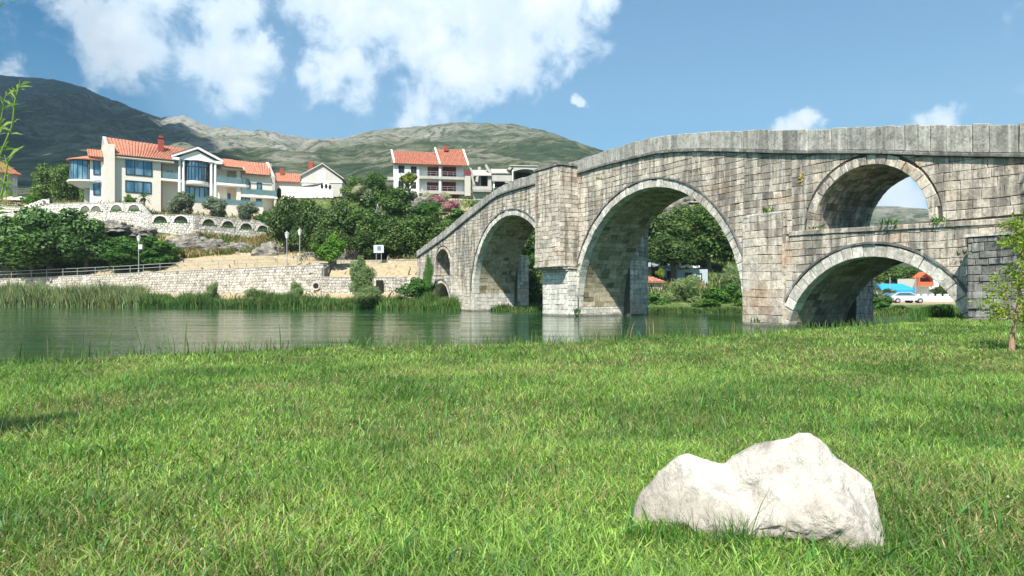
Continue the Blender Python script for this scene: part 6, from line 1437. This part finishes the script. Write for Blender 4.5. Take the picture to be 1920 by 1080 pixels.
tag(link('tall_grass', npmesh('tall_grass', np.concatenate(Vs), np.concatenate(Fs), col=np.concatenate(Cs), mat=M_blade)), 'taller stalks and broad blades standing out of the meadow and the river edge', kind='stuff')
X, Y = scatter(3800, 2.5, 16, 1.7, g_); cl = fbm(X * .5, Y * .5, 3, 71) + .35 * np.exp(-((X + 3.0) ** 2 + (Y - 6) ** 2) / 6); k = (g_.random(len(X)) < np.clip((cl - .38) * 3, 0, 1)) & (Y < edgeY(X)); X, Y = X[k], Y[k]; n = len(X)
Z = nearH(X, Y) + g_.uniform(.05, .11, n); rr = g_.uniform(.005, .010, n) * (1 + Y * .03)
oc = np.array([[1, 0, 0], [-1, 0, 0], [0, 1, 0], [0, -1, 0], [0, 0, 1], [0, 0, -.7]]); of_ = np.array([[0, 2, 4], [2, 1, 4], [1, 3, 4], [3, 0, 4], [2, 0, 5], [1, 2, 5], [3, 1, 5], [0, 3, 5]])
V_ = (np.stack([X, Y, Z], 1)[:, None] + oc[None] * rr[:, None, None]).reshape(-1, 3); F = (np.arange(n)[:, None, None] * 6 + of_[None]).reshape(-1, 3)
cc = np.where(g_.random((n, 1)) < .5, np.array([[.46, .42, .30]]), np.array([[.36, .28, .16]])) * g_.uniform(.7, 1.2, (n, 1))
tag(link('clover_heads', npmesh('clover_heads', V_, F, col=np.repeat(cc, 8, 0), mat=M_blade)), 'small whitish and straw clover heads dotted over the meadow', kind='stuff')

# ---- the white boulder
bp = [(1183, 966), (1196, 940), (1208, 922), (1222, 911), (1240, 893), (1262, 868), (1276, 857), (1293, 852), (1315, 857), (1345, 867), (1368, 870), (1382, 863), (1405, 850), (1432, 838), (1470, 826), (1503, 809), (1520, 812), (1555, 838), (1575, 861), (1612, 888), (1636, 905), (1641, 935), (1644, 970), (1645, 1000)]
bdf = lambda x: 3.56 - .36 * (x - 1183) / 462
bd_ = 3.36; b0 = at(1183, 0, bdf(1183)).x; b1 = at(1645, 0, bdf(1645)).x; zb_ = .36
bh_z = [CH + (HY - y) / FPX * (bdf(x) + .03) - zb_ for x, y in bp]
nu, nv = 190, 130; U = np.linspace(0, 1, nu); Tt = np.linspace(0, 1, nv); UU, TV = np.meshgrid(U, Tt); pxs = 1183 + UU * 462
hgt = np.interp(pxs, [b[0] for b in bp], bh_z); BDX = 3.56 - .36 * UU
thk = .05 + .27 * np.sin(np.pi * np.clip(UU, 0, 1)) ** .55 * (.75 + .35 * UU)
cs = np.array([(-.60, -.12), (-.76, .12), (-1.0, .36), (-.97, .46), (-.58, .64), (-.10, .93), (.10, 1.0), (.32, .96), (.65, .74), (.9, .4), (1.0, -.1)]); ct = np.linspace(0, 1, len(cs))
cb_, cz_ = np.interp(TV, ct, cs[:, 0]), np.interp(TV, ct, cs[:, 1])
for _ in range(6): cb_[1:-1] = (cb_[:-2] + cb_[1:-1] * 2 + cb_[2:]) / 4; cz_[1:-1] = (cz_[:-2] + cz_[1:-1] * 2 + cz_[2:]) / 4
XX = b0 + UU * (b1 - b0); XX = (pxs - CX) / FPX * BDX; YY = BDX + cb_ * thk; ZZ = zb_ + cz_ / cz_.max(0)[None] * hgt
P3 = np.stack([XX, YY, ZZ], -1)
du = np.gradient(P3, axis=1); dv = np.gradient(P3, axis=0); nn = np.cross(du, dv); nn /= np.linalg.norm(nn, axis=-1)[..., None] + 1e-9
if nn[nv // 3, nu // 2, 1] > 0: nn = -nn
def n3(X, Y, Z, k, o, sd): return (fbm(X * k + Z * k * .7, Y * k * 1.1 + Z * k, o, sd) + fbm(X * k - Z * k * .9 + 7, Y * k + Z * k * .4, o, sd + 3)) / 2
low = np.clip(1.15 - (ZZ - zb_) / (hgt * .55 + 1e-3), 0, 1) * (YY < BDX)
# facets: distance to scattered planes gives broken flats; ridged noise only on the rough lower flank
disp = .07 * (n3(XX, YY, ZZ, 3.2, 3, 81) - .5) + .028 * (n3(XX, YY, ZZ, 9, 4, 82) - .5) + low * .075 * (np.abs(n3(XX, YY, ZZ * 1.6, 8, 4, 83) - .5) * -3.2 + .3)
disp += .11 * (np.abs(n3(XX, YY, ZZ, 4, 2, 85) - .5) * -2 + .25) * (.45 + .6 * low) - .05 * np.exp(-((pxs - 1385) / 26) ** 2) * (TV < .45)
def worley(P, n, sd, sc_):
    g3 = np.random.default_rng(sd); S = np.stack([g3.uniform(b0 - .1, b1 + .1, n), g3.uniform(2.9, 3.9, n), g3.uniform(.2, 1.2, n)], -1); D = np.linalg.norm(P.reshape(-1, 1, 3) - S[None], axis=2); D.sort(axis=1)
    return D[:, 0].reshape(P.shape[:2]) * sc_, (D[:, 1] - D[:, 0]).reshape(P.shape[:2])
w1, e1_ = worley(P3, 60, 1, 1); w2, e2_ = worley(P3 * [1, 1, 1.0], 420, 2, 1)
disp += -.24 * (w1 - .17) * (.55 + .45 * low) - .42 * (w2 - .08) * (.10 + 1.1 * low) + .05 * low * (np.abs(n3(XX, YY, ZZ, 14, 3, 89) - .5) * -3 + .35) + .012 * (n3(XX, YY, ZZ, 26, 3, 88) - .5)
disp *= np.clip(np.sin(np.pi * UU) * 3.5, .1, 1) * .8
P3 = P3 + nn * disp[..., None]
i = np.arange(nu * nv).reshape(nv, nu); F = np.stack([i[:-1, :-1], i[:-1, 1:], i[1:, 1:], i[1:, :-1]], -1).reshape(-1, 4); org = Vector(((b0 + b1) / 2, bd_, zb_))
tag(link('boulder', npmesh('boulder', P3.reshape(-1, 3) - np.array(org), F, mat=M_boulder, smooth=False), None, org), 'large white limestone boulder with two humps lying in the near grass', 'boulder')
# grass tufts against the boulder
Vs, Fs, Cs = [], [], []; base_i = 0
def tuft(x, y, n, h, sp, col, wd=.0022, lean=.6):
    y = y + .24 - .26 * (x - .6)
    X = x + g_.normal(0, sp, n); Y = y + g_.normal(0, sp * .6, n); c = np.array([col]) * g_.uniform(.6, 1.4, (n, 1))
    addb(*blades(X, Y, nearH(X, Y) - .01, h * g_.uniform(.4, 1.15, n), np.full(n, wd) * g_.uniform(.6, 1.4, n), g_.uniform(.1, lean, n), c, 3, g_, bend=.9))
for x, y, n, h, sp in [(.98, 2.93, 170, .20, .05), (1.02, 2.95, 8, .36, .03), (.72, 2.98, 150, .15, .06), (.80, 2.9, 160, .10, .08), (1.20, 2.88, 150, .09, .09), (1.38, 2.86, 160, .10, .09), (1.52, 2.9, 130, .12, .06), (.6, 3.0, 120, .14, .05), (1.64, 3.1, 140, .15, .05), (.88, 2.86, 120, .08, .1)]: tuft(x, y, n, h, sp, (.08, .19, .035))
tuft(.86, 2.9, 70, .07, .08, (.42, .30, .17), .002, 1.3); tuft(1.08, 2.87, 40, .07, .06, (.38, .27, .15), .002, 1.3); tuft(1.35, 2.84, 9, .17, .05, (.11, .26, .05), .009, .8); tuft(1.0, 2.95, 14, .25, .05, (.22, .22, .10), .0012, .4); tuft(.78, 2.95, 10, .22, .06, (.05, .09, .03), .0016, .7)
tag(link('boulder_grass', npmesh('boulder_grass', np.concatenate(Vs), np.concatenate(Fs), col=np.concatenate(Cs), mat=M_blade)), 'tufts of grass growing against the foot of the boulder', kind='stuff')

# ---- leafy twigs: sapling at the right, willow over the left edge
def leaves_on(paths, n, size, el, seed, droop=.3, spread=.04, mt=None, tmin=.2, face=None):
    g2 = np.random.default_rng(seed); Vv = []; ti = []
    w8 = np.array([sum((b - a).length for a, b in zip(P, P[1:])) for P in paths]); w8 /= w8.sum()
    for k in g2.choice(len(paths), n, p=w8):
        P = paths[k]; t = g2.uniform(tmin, 1) * (len(P) - 1); j = min(int(t), len(P) - 2); p = P[j].lerp(P[j + 1], t - j); dr = (P[j + 1] - P[j]).normalized()
        sd = Vector(g2.normal(size=3)); sd = (sd - dr * sd.dot(dr)).normalized(); L = (dr * .7 + sd * .8 + Vector((0, 0, -droop))).normalized(); s_ = size * g2.uniform(.6, 1.3)
        b = L.cross(Vector(g2.normal(size=3)) + Vector(face or (0, 0, 0))).normalized() * s_ * .5 / el; p = p + sd * spread * g2.random()
        e1 = p + L * s_ * .5 + Vector((0, 0, .04 * s_)); e2 = p + L * s_ + Vector((0, 0, -droop * .5 * s_))
        Vv += [p, e1 - b, e2, e1 + b]; ti.append(g2.random())
    V_ = np.array([tuple(v) for v in Vv]); return V_, np.arange(len(V_)).reshape(-1, 4), np.array(ti)
def leafobj(name, parent, paths, n, mt, **kw):
    V_, F, ti = leaves_on(paths, n, **kw); w_ = WL[parent.name]; return link(name, npmesh(name, V_ - np.array(w_), F, tint=ti, mat=mt), parent, w_)
p0 = at(1896, 661, 12.9); p0.z = float(nearH(np.array([p0.x]), np.array([p0.y]))[0]); sp_ = empty('sapling', p0, 'young sapling with yellow-green leaves and a thin pinkish trunk at the right edge', 'tree')
stem = [p0 - Vector((0, 0, .1)), p0 + Vector((.02, 0, .28)), at(1903, 605, 12.9), at(1910, 560, 12.9), at(1915, 500, 12.9), at(1917, 445, 12.95), at(1921, 400, 13)]
build('trunk', MB().tube([tuple(v) for v in stem], [.06, .045, .03, .022, .016, .01, .004], 8), M_barkp, sp_)
r2 = random.Random(5); tw = []
for k in range(70):
    t = r2.uniform(2.0, 5.6); j = int(t); b = stem[j].lerp(stem[min(j + 1, 6)], t - j); a = r2.uniform(0, 6.28); L = r2.uniform(.25, .62) * (1.15 - (t - 2) * .15)
    tw.append([b, b + Vector((math.cos(a) * L * .5, math.sin(a) * L * .5, .15 * L)), b + Vector((math.cos(a) * L, math.sin(a) * L, .55 * L if k % 3 else -.1 * L))])
for x, y in ((1850, 535), (1846, 560), (1860, 600), (1862, 520)): b = stem[2].lerp(stem[3], r2.random()); e = at(x, y, 12.8); tw.append([b, b.lerp(e, .5) + Vector((0, 0, .05)), e])
m_ = MB()
for P in tw: m_.tube([tuple(v) for v in P], [.009, .006, .002], 4, False)
build('twigs', m_, M_barkp, sp_); leafobj('leaves', sp_, tw + [stem[3:]], 3900, L_sapling, size=.075, el=2.6, seed=6, droop=.2, spread=.06)
# willow: trunk stands left of the picture, hanging shoots reach into it
wt = empty('willow_tree', (-5.4, 3.2, .4), 'willow whose hanging pale green shoots reach in at the left edge', 'tree')
m_ = MB(); m_.tint = .5; m_.tube([(-5.4, 3.2, .2), (-5.3, 3.1, 1.6), (-5.2, 3.4, 2.6), (-4.6, 3.5, 3.3), (-3.9, 3.4, 3.6), (-3.1, 3.3, 3.6)], [.2, .16, .1, .05, .02, .008], 10); build('trunk', m_, M_bark, wt)
DW = 3.0; sh_ = []
sh_.append([Vector((-3.0, 3.3, 3.6)), at(-70, 330, DW), at(-20, 520, DW), at(-22, 640, DW)])
sh_.append([at(-60, 480, DW), at(-25, 395, DW), at(0, 290, DW), at(22, 238, DW), at(28, 190, DW), at(38, 150, DW)])
sh_.append([at(-60, 420, DW), at(-20, 300, DW + .05), at(0, 235, DW), at(10, 180, DW)]); sh_.append([at(-40, 470, DW), at(-12, 400, DW), at(4, 360, DW), at(14, 310, DW), at(8, 290, DW)])
sh_.append([at(-60, 150, DW), at(-30, 60, DW), at(-5, 15, DW), at(8, 4, DW)]); sh_.append([Vector((-3.1, 3.4, 4.3)), at(-60, 100, DW), at(-45, 300, DW), at(-60, 480, DW)])
sh_.append([at(-50, 400, DW), at(-20, 350, DW), at(0, 335, DW), at(14, 345, DW), at(10, 385, DW)])
m_ = MB()
for P in sh_: m_.tube([tuple(v) for v in P], [.0035] * (len(P) - 1) + [.0015], 5, False)
build('shoots', m_, L_shoot, wt)
leafobj('leaves', wt, sh_[1:4] + sh_[6:], 95, L_shoot, size=.085, el=7.5, seed=8, droop=.25, spread=.0, tmin=.0, face=(0, 2.2, 0)); leafobj('leaves', wt, [sh_[0], sh_[4], sh_[5]], 60, L_shoot, size=.08, el=7, seed=9, droop=.5, spread=.0, tmin=.1)
c = link('crown', PROTO['willow_crown_0'], wt, (-4.85, 4.1, 2.55)); c.location = Vector((-4.85, 4.1, 2.55)) - WL[wt.name]; c.scale = (.5, .5, .4)
# tall tree outside the picture at the right whose leaves dapple the wing wall
q0 = Vector((20.5, 19.0, .5)); pt = empty('poplar_tree', q0, 'tall tree outside the right edge shading the rough wing wall', 'tree')
t_ = link('trunk', TRUNKS[0], pt, q0); t_.scale = (3.6, 3.6, 8.5); c = link('crown', PROTO['broad_crown_0'], pt, (17.6, 16.8, 10.4)); c.scale = (2.4, 2.4, 2.2); c = link('crown', PROTO['broad_crown_1'], pt, (21.0, 19.0, 9.6)); c.scale = (3.6, 3.4, 3.4)
